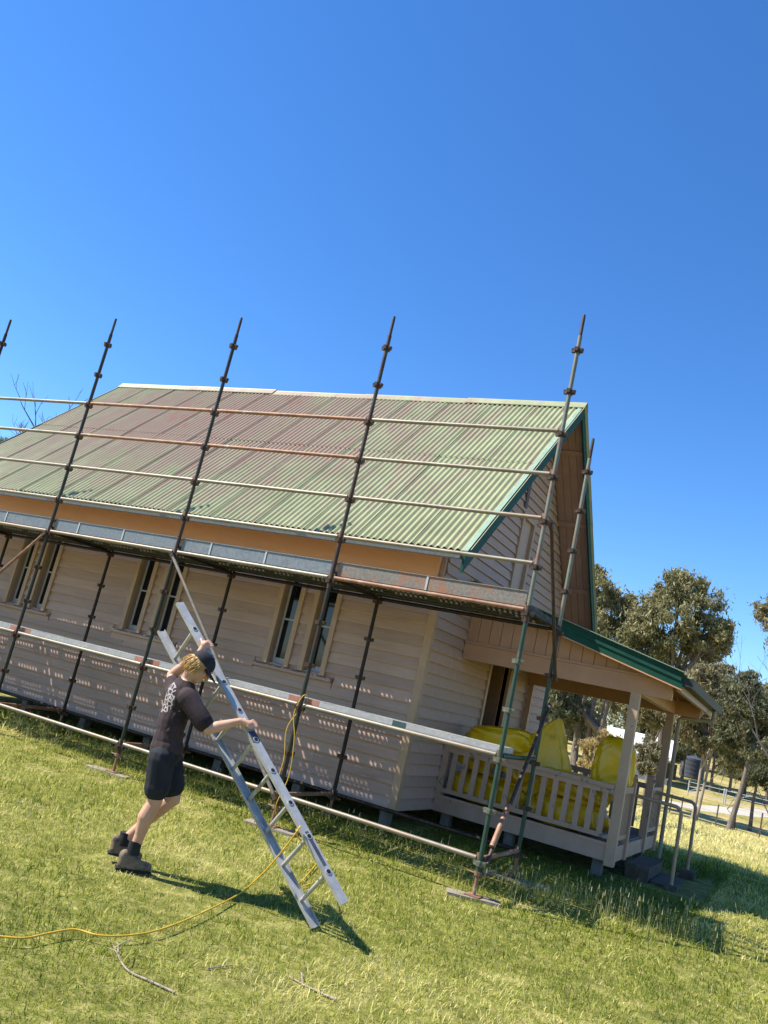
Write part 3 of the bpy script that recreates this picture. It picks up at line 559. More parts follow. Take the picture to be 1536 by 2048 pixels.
# ------------------------------------------------------------------ yellow bags on the porch
def pillow(c, s, rot, label, pinch=0, seed=0, shear=0):
    g = np.random.default_rng(seed); nu, nv = 72, 46; vs = []; Rm = Matrix.Rotation(rot[2], 3, 'Z')@Matrix.Rotation(rot[1], 3, 'Y')@Matrix.Rotation(rot[0], 3, 'X')
    ph = g.uniform(0, 6, 12); fr = g.integers(2, 9, 12)
    def sp(v, e): return math.copysign(abs(v)**e, v)
    for i in range(nv+1):
        t = -math.pi/2+math.pi*i/nv
        for j in range(nu):
            p = 2*math.pi*j/nu; e = .55
            et = e if pinch < .5 else .22; x, y, z = sp(math.cos(t), et)*sp(math.cos(p), e), sp(math.cos(t), et)*sp(math.sin(p), e), sp(math.sin(t), .6 if pinch < .5 else .75)
            wob = 1+.035*sum(math.sin(fr[q]*p+ph[q]+fr[(q+3) % 12]*t) for q in range(4))-.009*sum(abs(math.sin(1.3*fr[q]*p+ph[q]-1.7*fr[(q+1) % 12]*t)) for q in range(4, 12))+.045
            tp = 1-pinch*max(0, z) if pinch < .5 else 1-pinch*(z+1)/2
            vs.append(Vector(c)+Rm@Vector((x*s[0]*wob*tp+shear*(z+1)/2, y*s[1]*wob*tp, z*s[2]*(1+.3*(wob-1)))))
    fs = [(i*nu+j, i*nu+(j+1) % nu, (i+1)*nu+(j+1) % nu, (i+1)*nu+j) for i in range(nv) for j in range(nu)]
    o = MB().add(vs, fs).build('insulation_bag', 'bag', smooth=70); return tag(o, label, 'bag', 'yellow bags piled on the porch')
pillow((-1.02, 3.14, .74), (.55, .29, .19), (0, .02, .03), 'yellow plastic bag lying behind the balusters nearest the gable wall', seed=1)
pillow((.03, 3.14, .74), (.50, .29, .19), (0, -.03, -.04), 'yellow plastic bag lying behind the balusters nearest the corner post', seed=2)
pillow((-1.00, 3.16, 1.10), (.55, .29, .18), (0, .04, -.03), 'yellow plastic bag second in the stack beside the door', seed=3)
b4 = pillow((.06, 3.16, 1.08), (.47, .28, .17), (0, .05, .02), 'yellow plastic bag second in the stack by the corner post', seed=4)
pillow((-1.05, 3.20, 1.44), (.46, .28, .17), (0, -.12, .06), 'yellow plastic bag on top of the stack below the door', seed=5)
pillow((-.70, 3.22, 1.36), (.74, .27, .52), (0, 0, 0), 'tall yellow plastic bag tapering to a peak above the rail', pinch=.93, seed=6, shear=.40)
pillow((.46, 3.40, 1.46), (.27, .25, .36), (0, .05, .2), 'upright yellow plastic bag beside the porch corner post', pinch=.12, seed=7)
pillow((-.6, 4.0, .80), (.6, .4, .25), (0, 0, .3), 'yellow plastic bag lying deep in the porch behind the others', seed=8)
MB().prism([(-.99, 2.846, .98), (-.80, 2.846, .97), (-.78, 2.846, 1.12), (-.97, 2.846, 1.14)], (0, .004, 0)).build('bag_print', 'print', bpy.data.objects['insulation_bag.002'])

# ------------------------------------------------------------------ scaffold
scf = empty('scaffold', (-4.8, .63, 0), 'two level tube scaffold with green and rusty standards along the front wall', 'scaffold')
CUP = .495; Z0 = .33; BAY = 2.4; DEP = 1.261
def lev(k): return Z0+CUP*k
cupb = MB()
for a in range(4):          # four V pressings around the tube
    c, s = math.cos(a*math.pi/2), math.sin(a*math.pi/2)
    def q(r, t, z): return (r*c-t*s, r*s+t*c, z)
    P = [q(.024, -.022, -.02), q(.062, -.014, -.02), q(.062, .014, -.02), q(.024, .022, -.02), q(.024, -.024, .025), q(.066, -.02, .025), q(.066, .02, .025), q(.024, .024, .025)]
    cupb.add(P, [(0, 3, 2, 1), (4, 5, 6, 7), (0, 1, 5, 4), (1, 2, 6, 5), (2, 3, 7, 6), (3, 0, 4, 7)])
cupb.tube([(0, 0, -.028), (0, 0, .012)], .029, 10)
cup_m = cupb.mesh('cup', 'cup', (0, 0, 0), 0)
cup_g = cup_m.copy(); cup_g.materials.clear(); cup_g.materials.append(M['stdpale'])
sp_m = MB().tube([(0, 0, 0), (0, 0, .20), (0, 0, .26)], [.019, .019, .016], 10).mesh('spigot', 'stdbrown', (0, 0, 0), 40)
jack = MB().tube([(0, 0, .04), (0, 0, .30)], .019, 10).box((-.075, -.075, .032), (.075, .075, .042)).tube([(0, 0, .22), (0, 0, .255)], .036, 8)
jack.tube([(-.11, .0, .24), (0, 0, .235), (.11, 0, .24)], .007, 6)
jk_m = jack.mesh('base_jack', 'rusttube', (0, 0, 0), 40)
def standard(x, y, levels, matl, cups, top=True, gz=0.0, split=None, mat2=None):
    z1 = lev(levels)+(.18 if top else .05); st = MB().tube([(x, y, .22+gz), (x, y, lev(split) if split else z1)], .0242, 12).build('standard', matl, scf, smooth=40)
    if split: MB().tube([(x, y, lev(split)+.004), (x, y, z1)], .0242, 12).build('upper_tube', mat2, st, smooth=40); MB().tube([(x, y, lev(split)-.09), (x, y, lev(split)+.09)], .028, 12).build('joint_sleeve', 'cup', st, smooth=40)
    for k in range(levels+1): inst('cup', cups if not (split and k >= split) else cup_m, st, (x, y, lev(k)))
    if top: inst('spigot', sp_m, st, (x, y, z1))
    inst('base_jack', jk_m, st, (x, y, gz))
    return st
standard(0, 0, 11, 'stdgreen', cup_g, split=5, mat2='stdpale')
standard(-BAY, 0, 11, 'std', cup_m, split=5, mat2='stdbrown')
standard(-2*BAY, 0, 11, 'std', cup_m); standard(-3*BAY, 0, 11, 'std', cup_m); standard(-4*BAY, 0, 11, 'stddark', cup_m)
standard(.0, DEP, 9, 'stdgreen', cup_m, gz=.09, split=5, mat2='stdpale')
standard(-5*BAY, 0, 11, 'stddark', cup_m)
for k in range(1, 6): standard(-k*BAY, DEP, 5, 'stddark', cup_m, top=False, gz=.09)
# ledgers, transoms, braces
def ledger(p, q, matl, name='ledger', r=.0238):
    p, q = Vector(p), Vector(q); d = (q-p).normalized(); o = MB().tube([p+d*.045, q-d*.045], r, 12).build(name, matl, scf, smooth=40)
    for c, sg in ((p, 1), (q, -1)): MB().beam(c+d*sg*.028+Vector((0, 0, -.035)), c+d*sg*.028+Vector((0, 0, .05)), .032, .016, d).build('wedge', 'rusttube' if matl != 'stddark' else 'cup', o)
    return o
tm = {0: ['galv', 'galv', 'galv', 'galv', 'galv'], 2: ['galv', 'galv', 'galv', 'galv', 'galv'], 5: ['rusttube', 'galv', 'galv', 'galv', 'galv'], 6: ['galv']*5, 7: ['galv', 'galv', 'galv', 'galv', 'galv'], 8: ['galv', 'rusttube', 'rusttube', 'galv', 'galv'], 9: ['galv', 'rusttube', 'rusttube', 'galv', 'galv']}
for L_, ms in tm.items():
    for k in range(5): ledger((-k*BAY, 0, lev(L_)+.045), (-(k+1)*BAY, 0, lev(L_)+.045), ms[k])
for k in range(5): ledger((-k*BAY, DEP, lev(0)+.045), (-(k+1)*BAY, DEP, lev(0)+.045), 'stddark'); ledger((-k*BAY, DEP, lev(5)+.045), (-(k+1)*BAY, DEP, lev(5)+.045), 'stddark')
for k in range(6):
    x = -k*BAY
    for L_ in (0, 2, 5): ledger((x, 0, lev(L_)+.045), (x, DEP, lev(L_)+.045), 'stdgreen' if k == 0 and L_ == 2 else ('rusttube' if L_ == 0 else 'stddark'), 'transom')
def brace(p, q, matl): 
    p, q = Vector(p), Vector(q); d = (q-p).normalized()
    MB().tube([p+d*.05, q-d*.05], .0215, 10).build('brace', matl, scf, smooth=40)
    for e, sg in ((p, 1), (q, -1)): MB().beam(e-d*.015*sg, e+d*.06*sg, .035, .05).build('brace_clamp', 'cup', scf)
brace((-2*BAY, -.055, lev(5)), (-BAY, -.055, lev(0)), 'galv'); brace((-3*BAY, -.055, lev(5)), (-4*BAY, -.055, lev(0)), 'rusttube')
brace((.06, .03, lev(0)+.02), (.06, DEP-.02, 1.98), 'stdbrown'); brace((.06, .05, lev(7)), (.06, DEP+.02, 2.28), 'stdbrown')
MB().tube([(.06, .10, .50), (.06, .40, .895)], .030, 12).build('brace_sleeve', 'rusttube', scf, smooth=40)
# perforated steel planks: real holes through the deck
def plank_mesh(matl, L=BAY-.06, wd=.232, hp=.066, rows=5):
    s = MB(); nx = int(L/hp); px = L/nx; py = wd/rows; hr = .0155; z = .045; V = []; F = []; idx = {}
    def vert(x, y):
        key = (round(x, 5), round(y, 5))
        if key not in idx: idx[key] = len(V); V.append((x, y, z))
        return idx[key]
    for i_ in range(nx):
        for j_ in range(rows):
            x0, y0 = -L/2+i_*px, j_*py; c = [vert(x0, y0), vert(x0+px, y0), vert(x0+px, y0+py), vert(x0, y0+py)]
            if i_ in (0, nx-1) or i_ % 9 in (4, 5) or (j_ == 2): F.append(tuple(c)); continue
            cx, cy = x0+px/2, y0+py/2; k = len(V); V.extend((cx+hr*math.cos(R_(225+45*a)), cy+hr*math.sin(R_(225+45*a)), z) for a in range(8))
            for a in range(4): F += [(c[a], c[(a+1) % 4], k+(2*a+2) % 8, k+2*a+1), (c[a], k+2*a+1, k+2*a)]
    s.add(V, F); nF = len(s.f)
    for y0, y1 in ((0, .003), (wd-.003, wd)): s.box((-L/2, y0, -.012), (L/2, y1, z-.001))
    for y0, y1 in ((.003, .022), (wd-.022, wd-.003)): s.box((-L/2, y0, -.012), (L/2, y1, -.009))
    for xx in (-L/2+.002, L/2-.004): s.box((xx, .004, -.012), (xx+.002, wd-.004, z-.002))
    me = s.mesh('deck_plank', matl, (0, 0, 0), 0)
    if matl == 'plank':
        me.materials.append(M['plankedge'])
        for p in me.polygons:
            if p.index >= nF: p.material_index = 1
    return me
pk_d, pk_l = plank_mesh('plank'), plank_mesh('plankl')
zt = lev(5)+.045+.038
for k in range(5):
    for j in range(5): inst('deck_plank', pk_d, scf, (-(k+.5)*BAY, .035+j*.238, zt+rnd.uniform(0, .004)), (0, 0, rnd.uniform(-.001, .001)))
    for j in range(2):
        o = inst('deck_plank', pk_l, scf, (-(k+.5)*BAY+.0, .035+j*.238, lev(2)+.045+.038))
        if j == 0:
            for xa, wdt, mt in ((-.5*BAY+.05, .16, 'redend'), (-.05, .16, 'greenend') if k in (0,) else (.5*BAY-.2, .14, 'redend')):
                xc = -(k+.5)*BAY+xa; MB().box((xc, .0325, lev(2)+.0705), (xc+wdt, .0345, lev(2)+.129)).build('painted_band', mt, o)
    # toe boards with pale clips
    mt = 'toer' if k == 0 else 'toe'; zb = zt-.002
    tb = MB().box((-(k+1)*BAY+.05, .028, zb), (-k*BAY-.05, .032, zb+.155)).box((-(k+1)*BAY+.05, .018, zb+.155), (-k*BAY-.05, .044, zb+.165)).build('toe_board', mt, scf)
    for t in ((.5,) if k == 0 else (.42, .78)): MB().box((-(k+t)*BAY-.012, .020, zb), (-(k+t)*BAY+.012, .027, zb+.155)).build('toe_clip', 'clip', tb)
# sole boards on the grass
def sole(c, L, wdt, rz, label, th=.036):
    o = MB().box((-L/2, -wdt/2, 0), (L/2, wdt/2, th)).build('sole_board', 'sole', None, (0, 0, 0)); o.location = (c[0], c[1], float(gh(c[0], c[1]))-.006); o.rotation_euler = (0, 0, rz)
    return tag(o, label, 'board', 'sole boards under the scaffold')
sole((.0, .0), .52, .2, R_(24), 'weathered grey board under the near right scaffold leg'); sole((-2*BAY-.05, -.02), .62, .2, R_(3), 'pale timber board under the sunlit scaffold leg left of the person')
sole((.05, DEP, 0), .75, .22, R_(8), 'dark board in the shade under the far right scaffold leg'); sole((-BAY, 0), .6, .22, R_(10), 'timber board under the scaffold leg behind the ladder')

# ------------------------------------------------------------------ ladder
LP = Vector((-.166, -2.789, .433)); LU = Vector((-.769, .008, .639)).normalized(); LV = Vector((-.598, .345, -.724)); LV = (LV-LU*LV.dot(LU)).normalized(); LW = LU.cross(LV).normalized(); LWID = .385
lad = empty('ladder', (LP.x-.1, LP.y+.1, 0), 'straight aluminium ladder tilted up in the hands of the person', 'ladder')
def stile(base, s0, s1, sg, name='stile'):
    a, c = base+LU*s0, base+LU*s1; s = MB(); t = .027; wd = .070
    s.beam(a, c, wd, .0035, LW)                                                       # web (normal LV)
    for q in (-1, 1): s.beam(a+LW*q*(wd/2-.0018)+LV*sg*t/2, c+LW*q*(wd/2-.0018)+LV*sg*t/2, .0034, t-.004, LW)
    return s.build(name, 'alu', lad)
r_st = stile(LP, -.235, 2.54, 1); l_st = stile(LP+LV*LWID, -.205, 2.55, -1)
for k in range(9):
    p = LP+LU*.28*k; MB().tube([p+LV*.004, p+LV*(LWID-.004)], .0155, 10).build('rung', 'alu', lad, smooth=40)
    for sd, st in ((-1, r_st), (1, l_st)):
        c = p if sd < 0 else p+LV*LWID
        MB().tube([c+LV*sd*.002, c+LV*sd*.006], .024, 14).build('rung_collar', 'alu', st, smooth=40)
        MB().tube([c+LV*sd*.0062, c+LV*sd*.0072], .0165, 14).build('rung_hole', 'hole', st)
MB().beam(LP+LU*.32-LV*.0030, LP+LU*.05-LV*.0030, .03, .0016, LW).build('worn_sticker', 'tape', r_st)
MB().beam(LP+LU*1.10-LV*.0030, LP+LU*1.20-LV*.0030, .066, .0016, LW).build('dark_tape', 'tape', r_st)

# ------------------------------------------------------------------ person
NV = Vector((-.48, .877, 0)).normalized(); PREF = Vector((-1.68, -2.93, 0))
def at(zx, zy, o=0):
    d = Vector(ray(200+zx/3.413, 1180+zy/3.413)); c = Vector(CP); return c+d*(((PREF-c).dot(NV)+o)/d.dot(NV))
person = empty('person', (-1.70, -2.93, 0), 'person in black cap, dark t-shirt and shorts gripping the ladder', 'person')
FW = Vector((.70, .71, 0)).normalized(); RT = Vector((.71, -.70, 0)).normalized(); UP = Vector((0, 0, 1))
def basis(x, y, z): return Matrix((x, y, z)).transposed()
BODY = basis(RT, FW, UP)
neck = at(575, 640, .0); chest = at(535, 790, 0.0); waist = at(470, 1000, 0); pelv = at(448, 1110, 0)
headc = at(688, 522, -.05); shR = at(600, 735, -.15); elR = at(735, 950, -.20)
shL = at(500, 690, .16); elL = at(490, 580, .26)
h1 = LP+LU*1.245; h2 = LP+LU*2.055                                   # grips on the right stile
wrR = h1-LV*.045+Vector((-.075, -.035, -.005)); wrL = h2-LU*.055+LW*.05+Vector((-.035, -.0, -.04))
hipR = at(425, 1150, -.09); hipL = at(470, 1150, .09); knR = at(372, 1450, -.07); knL = at(500, 1425, .10); anR = at(232, 1765, -.05); anL = at(168, 1705, .13)
anL.z = max(anL.z, .16)
def remesh(mb, name, m, vox, parent, it=4, fac=.5):
    o = mb.build(name, m, parent); o.modifiers.new('r', 'REMESH').mode = 'VOXEL'; o.modifiers['r'].voxel_size = vox
    s = o.modifiers.new('s', 'SMOOTH'); s.factor = fac; s.iterations = it
    dg = bpy.context.evaluated_depsgraph_get(); me = bpy.data.meshes.new_from_object(o.evaluated_get(dg)); o.modifiers.clear(); o.data = me
    me.polygons.foreach_set('use_smooth', [True]*len(me.polygons)); return o
hd = (FW*.82+Vector((0, 0, -.60))).normalized(); hu = (Vector((0, 0, 1))-hd*hd.z).normalized(); hr_ = hd.cross(hu).normalized(); HB = basis(hr_, hd, hu)
def H(x, y, z): return headc+hr_*x+hd*y+hu*z
b = MB()
b.ell(H(0, -.012, .035), (.074, .095, .085), HB); b.ell(H(0, .022, -.04), (.056, .070, .078), HB); b.ell(H(0, .062, -.092), (.026, .026, .022), HB)   # skull, face, chin
b.capsule(H(0, .096, .0), .010, H(0, .112, -.035), .015); b.ell(H(0, .088, -.068), (.022, .010, .007), HB); b.ell(H(0, .086, .028), (.05, .016, .012), HB)  # nose, lips, brow
for s in (-1, 1): b.ell(H(.075*s, -.012, -.015), (.010, .022, .033), HB); b.ell(H(.04*s, .06, -.02), (.02, .02, .02), HB)
b.capsule(H(0, -.03, -.05), .052, neck+FW*.01-UP*.03, .058)
b.ell(chest.lerp(neck, .25), (.165, .10, .20), BODY); b.ell(waist, (.135, .095, .16), BODY); b.ell(pelv, (.15, .11, .13), BODY)
b.capsule(shL, .058, shR, .058)
def limb(pts):
    for (p, r0), (q, r1) in zip(pts[:-1], pts[1:]): b.capsule(p, r0, q, r1)
limb([(shR, .056), (elR, .041)]); limb([(elR, .041), (elR.lerp(wrR, .3), .043), (wrR, .026)])
limb([(shL, .056), (elL, .042)]); limb([(elL, .041), (elL.lerp(wrL, .3), .043), (wrL, .026)])
limb([(hipR, .092), (knR, .058)]); limb([(hipL, .092), (knL, .058)])
for k_, a_, bk in ((knR, anR, -1), (knL, anL, -1)):
    c_ = k_.lerp(a_, .32)-FW*.018; limb([(k_, .056), (c_, .060), (k_.lerp(a_, .7), .042), (a_, .036)])
def hand(wrist, grip, outward, along, thumb_dir):
    """palm flat on the stile, four fingers over the far edge and the thumb round the near one"""
    palm = grip+outward*.022; b.capsule(wrist, .025, palm, .03); b.ell(palm, (.042, .042, .017), basis(along, outward.cross(along).normalized()*-1, outward))
    fd = (palm-wrist); fd = (fd-outward*fd.dot(outward)); fd = (fd-along*fd.dot(along)).normalized()
    for q, ln in ((-.031, .062), (-.0105, .072), (.0105, .068), (.031, .054)):
        r0 = palm+along*q+fd*.028; k1 = r0+fd*ln*.45+outward*.004; k2 = k1+fd*ln*.32-outward*.016; k3 = k2+fd*ln*.10-outward*ln*.30
        b.capsule(r0, .0088, k1, .0086, 8); b.capsule(k1, .0086, k2, .008, 8); b.capsule(k2, .008, k3, .0072, 8)
    r0 = palm+thumb_dir*.036-fd*.018; k1 = r0+thumb_dir*.028-outward*.004+fd*.01; k2 = k1+fd*.012-outward*.024; b.capsule(palm-fd*.02, .013, r0, .011, 8); b.capsule(r0, .0105, k1, .0095, 8); b.capsule(k1, .0095, k2, .008, 8)
hand(wrR, h1, -LV, LU, LU); hand(wrL, h2-LW*.0, -LV, LU, LU)
body = remesh(b, 'body', 'skin', .0062, person, 3)
for s in (-1, 1): MB().ell(H(.032*s, .083, .004), (.012, .008, .009), HB).build('eye', 'cap', person, smooth=60)
# shirt: torso with two short sleeves
b = MB(); b.ell(chest.lerp(neck, .30), (.172, .118, .185), BODY); b.ell(chest.lerp(waist, .45)-FW*.01, (.152, .115, .20), BODY); b.ell(waist-UP*.02, (.148, .117, .17), BODY); b.ell(pelv+UP*.04, (.162, .130, .115), BODY)
b.capsule(shL-UP*.005, .074, shR-UP*.005, .074); b.capsule(neck-UP*.055-FW*.012, .072, chest, .10)
b.capsule(shR, .080, shR.lerp(elR, .78), .076); b.capsule(shL, .074, shL.lerp(elL, .5), .066)
for a_ in range(16):     # folds
    an = rnd.uniform(0, 6.28); p = neck.lerp(pelv, rnd.uniform(.2, .95))+RT*.138*math.cos(an)+FW*.100*math.sin(an); an += rnd.uniform(-.9, .9); q = p*0+neck.lerp(pelv, rnd.uniform(.35, 1.05))+RT*.142*math.cos(an)+FW*.104*math.sin(an); b.capsule(p, .016, q, .014, 6)
M['shirt'] = shirt_mat(tuple(at(470, 735, -.08)), tuple(RT*.75+FW*.3), (0, 0, 1))
remesh(b, 't_shirt', 'shirt', .008, person, 1)
b = MB(); b.ell(pelv-UP*.0, (.160, .128, .115), BODY)
for hp, kn in ((hipR, knR), (hipL, knL)): b.capsule(hp, .108, hp.lerp(kn, .68), .096); b.capsule(hp.lerp(kn, .5), .098, hp.lerp(kn, .67), .101)
for a_ in range(10):
    hp, kn = rnd.choice(((hipR, knR), (hipL, knL))); an = rnd.uniform(0, 6.28); p = hp.lerp(kn, rnd.uniform(0, .3))+RT*.094*math.cos(an)+FW*.094*math.sin(an); an += rnd.uniform(-.5, .5); q = hp.lerp(kn, rnd.uniform(.5, .8))+RT*.092*math.cos(an)+FW*.092*math.sin(an); b.capsule(p, .014, q, .016, 6)
remesh(b, 'shorts', 'shorts', .009, person, 1)
# hair below the cap
b = MB(); b.ell(H(0, -.055, -.012), (.080, .062, .070), HB); b.ell(H(0, -.030, .01), (.086, .078, .05), HB); b.ell(H(0, -.06, -.055), (.070, .045, .05), HB)
for q in range(46):
    a_ = rnd.uniform(-1.95, 1.95); x_, y_ = .080*math.sin(a_), -.020-.085*math.cos(a_); z_ = rnd.uniform(-.045, .02); p = H(x_, y_, z_); b.capsule(p, .012, H(x_*1.12, y_*1.08-.004, z_-rnd.uniform(.03, .075)), .006, 6)
remesh(b, 'hair', 'hair', .006, person, 1)
b = MB()
for q in range(120):
    a_ = rnd.uniform(-1.9, 1.9); x_, y_ = .086*math.sin(a_), -.026-.088*math.cos(a_); z_ = rnd.uniform(-.03, .02); f_ = rnd.uniform(1.06, 1.24)
    b.tube([H(x_*.98, y_, z_), H(x_*f_, y_*f_+.004, z_-rnd.uniform(.02, .04)), H(x_*(f_+rnd.uniform(-.1, .08)), y_*f_+rnd.uniform(-.01, .012), z_-rnd.uniform(.05, .10))], [.0035, .003, .001], 5)
b.build('hair_strands', 'hair', person, smooth=60)
# cap with brim and button
b = MB(); n_ = 20; rings = []
for i_ in range(9):
    t = math.pi/2*i_/8
    rings.append([H(.089*math.cos(t)**.8*math.cos(2*math.pi*j_/n_) if i_ < 8 else 0, -.010+.108*math.cos(t)**.8*math.sin(2*math.pi*j_/n_) if i_ < 8 else -.010, .022+.098*math.sin(t)) for j_ in range(n_)])
b.add([v for r in rings for v in r], [(i_*n_+j_, i_*n_+(j_+1) % n_, (i_+1)*n_+(j_+1) % n_, (i_+1)*n_+j_) for i_ in range(8) for j_ in range(n_)])
cp = b.build('cap', 'cap', person, smooth=60)
b = MB(); top = []; k_ = 14
for e_ in (0, 1):
    for i_ in range(k_+1):
        a_ = math.pi*i_/k_; x_ = .083*math.cos(a_); y_ = .052*math.sin(a_)+.03 if e_ == 0 else .03+.155*math.sin(a_)**.8; top.append(H(x_, y_, .026-.02*e_-.9*x_*x_))
nt_ = len(top); b.add(top+[p-hu*.004 for p in top], [(i_, i_+1, k_+1+i_+1, k_+1+i_) for i_ in range(k_)]+[(nt_+i_, nt_+k_+1+i_, nt_+k_+2+i_, nt_+i_+1) for i_ in range(k_)]+[(k_+1+i_, k_+2+i_, nt_+k_+2+i_, nt_+k_+1+i_) for i_ in range(k_)])
b.build('brim', 'cap', cp, smooth=40); MB().ell(H(0, -.01, .121), (.008, .008, .005), HB, 8, 6).build('button', 'cap', cp, smooth=60)
# socks and boots
for a_, rise in ((anR, 0), (anL, 1)):
    g0 = float(gh(a_.x, a_.y)); d = (FW*.92-RT*.05).normalized(); h = a_-UP*.055; 
    MB().tube([a_+UP*.055+(knR-anR).normalized()*.0, a_+UP*.02, a_-UP*.04], [.047, .047, .050], 14).build('sock', 'sock', person, smooth=50)
    b = MB(); zs = a_.z-.105 if rise else .02; heel = Vector((a_.x, a_.y, zs))-d*.055; toe = Vector((a_.x, a_.y, zs if not rise else zs-.03))+d*.13
    b.capsule(heel+UP*.04, .040, heel+UP*.095, .041); b.capsule(heel+UP*.035, .040, toe+UP*.03, .038); b.capsule(heel+UP*.08+d*.04, .043, toe.lerp(heel, .42)+UP*.045, .039); b.capsule(heel.lerp(toe, .05)+UP*.028, .042, toe.lerp(heel, .45)+UP*.028, .041)
    bt = remesh(b, 'boot', 'boot', .008, person, 2)
    s = MB(); s.beam(heel-d*.045+UP*.0, toe+d*.035+UP*.0, .078, .014, d.cross(UP)); s.build('boot_sole', 'sock', bt)

# ------------------------------------------------------------------ extension cord
def smooth_path(pts, n=8):
    P = [Vector(p) for p in pts]; out = []
    for i_ in range(len(P)-1):
        a_, b_, c_, d_ = P[max(i_-1, 0)], P[i_], P[i_+1], P[min(i_+2, len(P)-1)]
        for k_ in range(n):
            t = k_/n; out.append(.5*((2*b_)+(c_-a_)*t+(2*a_-5*b_+4*c_-d_)*t*t+(3*b_-a_-3*c_+d_)*t**3))
    return out+[P[-1]]
def gp(px, py, h=.045): q = onz(px, py, 0); z = float(gh(q[0], q[1]))+h; q = onz(px, py, z); return Vector(q)
cp_ = [gp(-60, 1868), gp(0, 1873), gp(50, 1876), gp(100, 1866), gp(150, 1859), gp(200, 1871), gp(265, 1870), gp(330, 1856), gp(410, 1823), gp(480, 1787)]
st_ = LP+LU*.36-LV*.012
cp_ += [*[gp(480, 1787).lerp(st_-LV*.02+LW*.02, q)+Vector((0, -.03, -.16*q*(1-q)*1.6)) for q in (.25, .5, .75, .92)], st_-LV*.012+LW*.045, st_+LV*.03+LW*.05+Vector((0, .05, -.06)), gp(652, 1725, .05), gp(645, 1755, .03), gp(600, 1775, .02), gp(560, 1785, .02), gp(600, 1765, .02), gp(640, 1715, .03), gp(632, 1692, .03), gp(605, 1665, .03), gp(575, 1655, .03)]
S2 = Vector((-BAY, 0, 0))
cp_ += [S2+Vector((.03, -.05, .22)), S2+Vector((.10, -.05, .6)), S2+Vector((.06, -.06, 1.0)), S2+Vector((-.02, -.06, 1.25)), S2+Vector((.03, -.04, 1.47)), S2+Vector((.06, .03, 1.42)), S2+Vector((-.08, -.03, 1.1)), S2+Vector((-.02, -.04, .75)), S2+Vector((-.06, -.03, .45))]
tag(MB().tube(smooth_path(cp_), .0058, 7).build('extension_cord', 'cord', smooth=60), 'yellow extension cord snaking over the grass and up the scaffold', 'cord')
# fallen sticks, each one bent and forked
def fallen(pts, r, label, forks=()):
    s = MB(); P = smooth_path([gp(*p, .010) for p in pts], 5); r *= .72; s.tube(P, [r*(1-.6*i_/len(P)) for i_ in range(len(P))], 7)
    for i_, (dx, dy) in forks: s.tube([P[i_], P[i_]+Vector((dx*.5, dy*.5, .03)), P[i_]+Vector((dx, dy, .015))], [r*.6, r*.45, r*.25], 6)
    return tag(s.build('fallen_stick', 'stick', smooth=60), label, 'stick', 'sticks lying on the lawn')
fallen([(350, 1985), (300, 1962), (262, 1945), (243, 1925), (232, 1900), (218, 1880)], .010, 'pale forked stick lying below the yellow cord', ((18, (-.12, .10)), (21, (.02, .16)), (15, (-.16, .05))))
fallen([(672, 2000), (640, 1985), (605, 1968), (578, 1952)], .011, 'short pale stick nearest the bottom of the lawn', ((10, (-.1, .12)),))
fallen([(415, 1937), (470, 1931), (515, 1943), (560, 1944)], .006, 'thin dark stick lying flat on the lawn', ())
fallen([(30, 1602), (70, 1612), (105, 1620)], .007, 'thin straw coloured twig on the lawn at the left', ())

# ------------------------------------------------------------------ trees
def leaves(centers, sig, n, lsz, droop=.8):
    m_ = len(centers); k_ = nr.integers(0, m_, n); C_ = np.asarray(centers)[k_]; s_ = np.asarray(sig)[k_]
    d = nr.normal(0, 1, (n, 3)); d /= np.linalg.norm(d, axis=1)[:, None]; d *= (nr.random(n)**.5)[:, None]; stray = nr.random(n) < .22; d[stray] *= 1.9; P = C_+d*s_
    ax = nr.normal(0, 1, (n, 3)); ax[:, 2] -= droop*1.6; ax /= np.linalg.norm(ax, axis=1)[:, None]
    sd = np.cross(ax, nr.normal(0, 1, (n, 3))); sd /= np.linalg.norm(sd, axis=1)[:, None]
    ln = lsz*nr.uniform(.5, 1.6, n)[:, None]; V = np.stack([P-ax*ln*.5, P+sd*ln*.15, P+ax*ln*.5, P-sd*ln*.15], 1).reshape(-1, 3); i_ = np.arange(n)*4
    t = np.clip(nr.normal(.5, .22, n)+.45*(nr.random(m_)[k_]-.5), 0, 1)
    return V, [np.stack([i_, i_+1, i_+2, i_+3], 1)], np.repeat(t, 4)
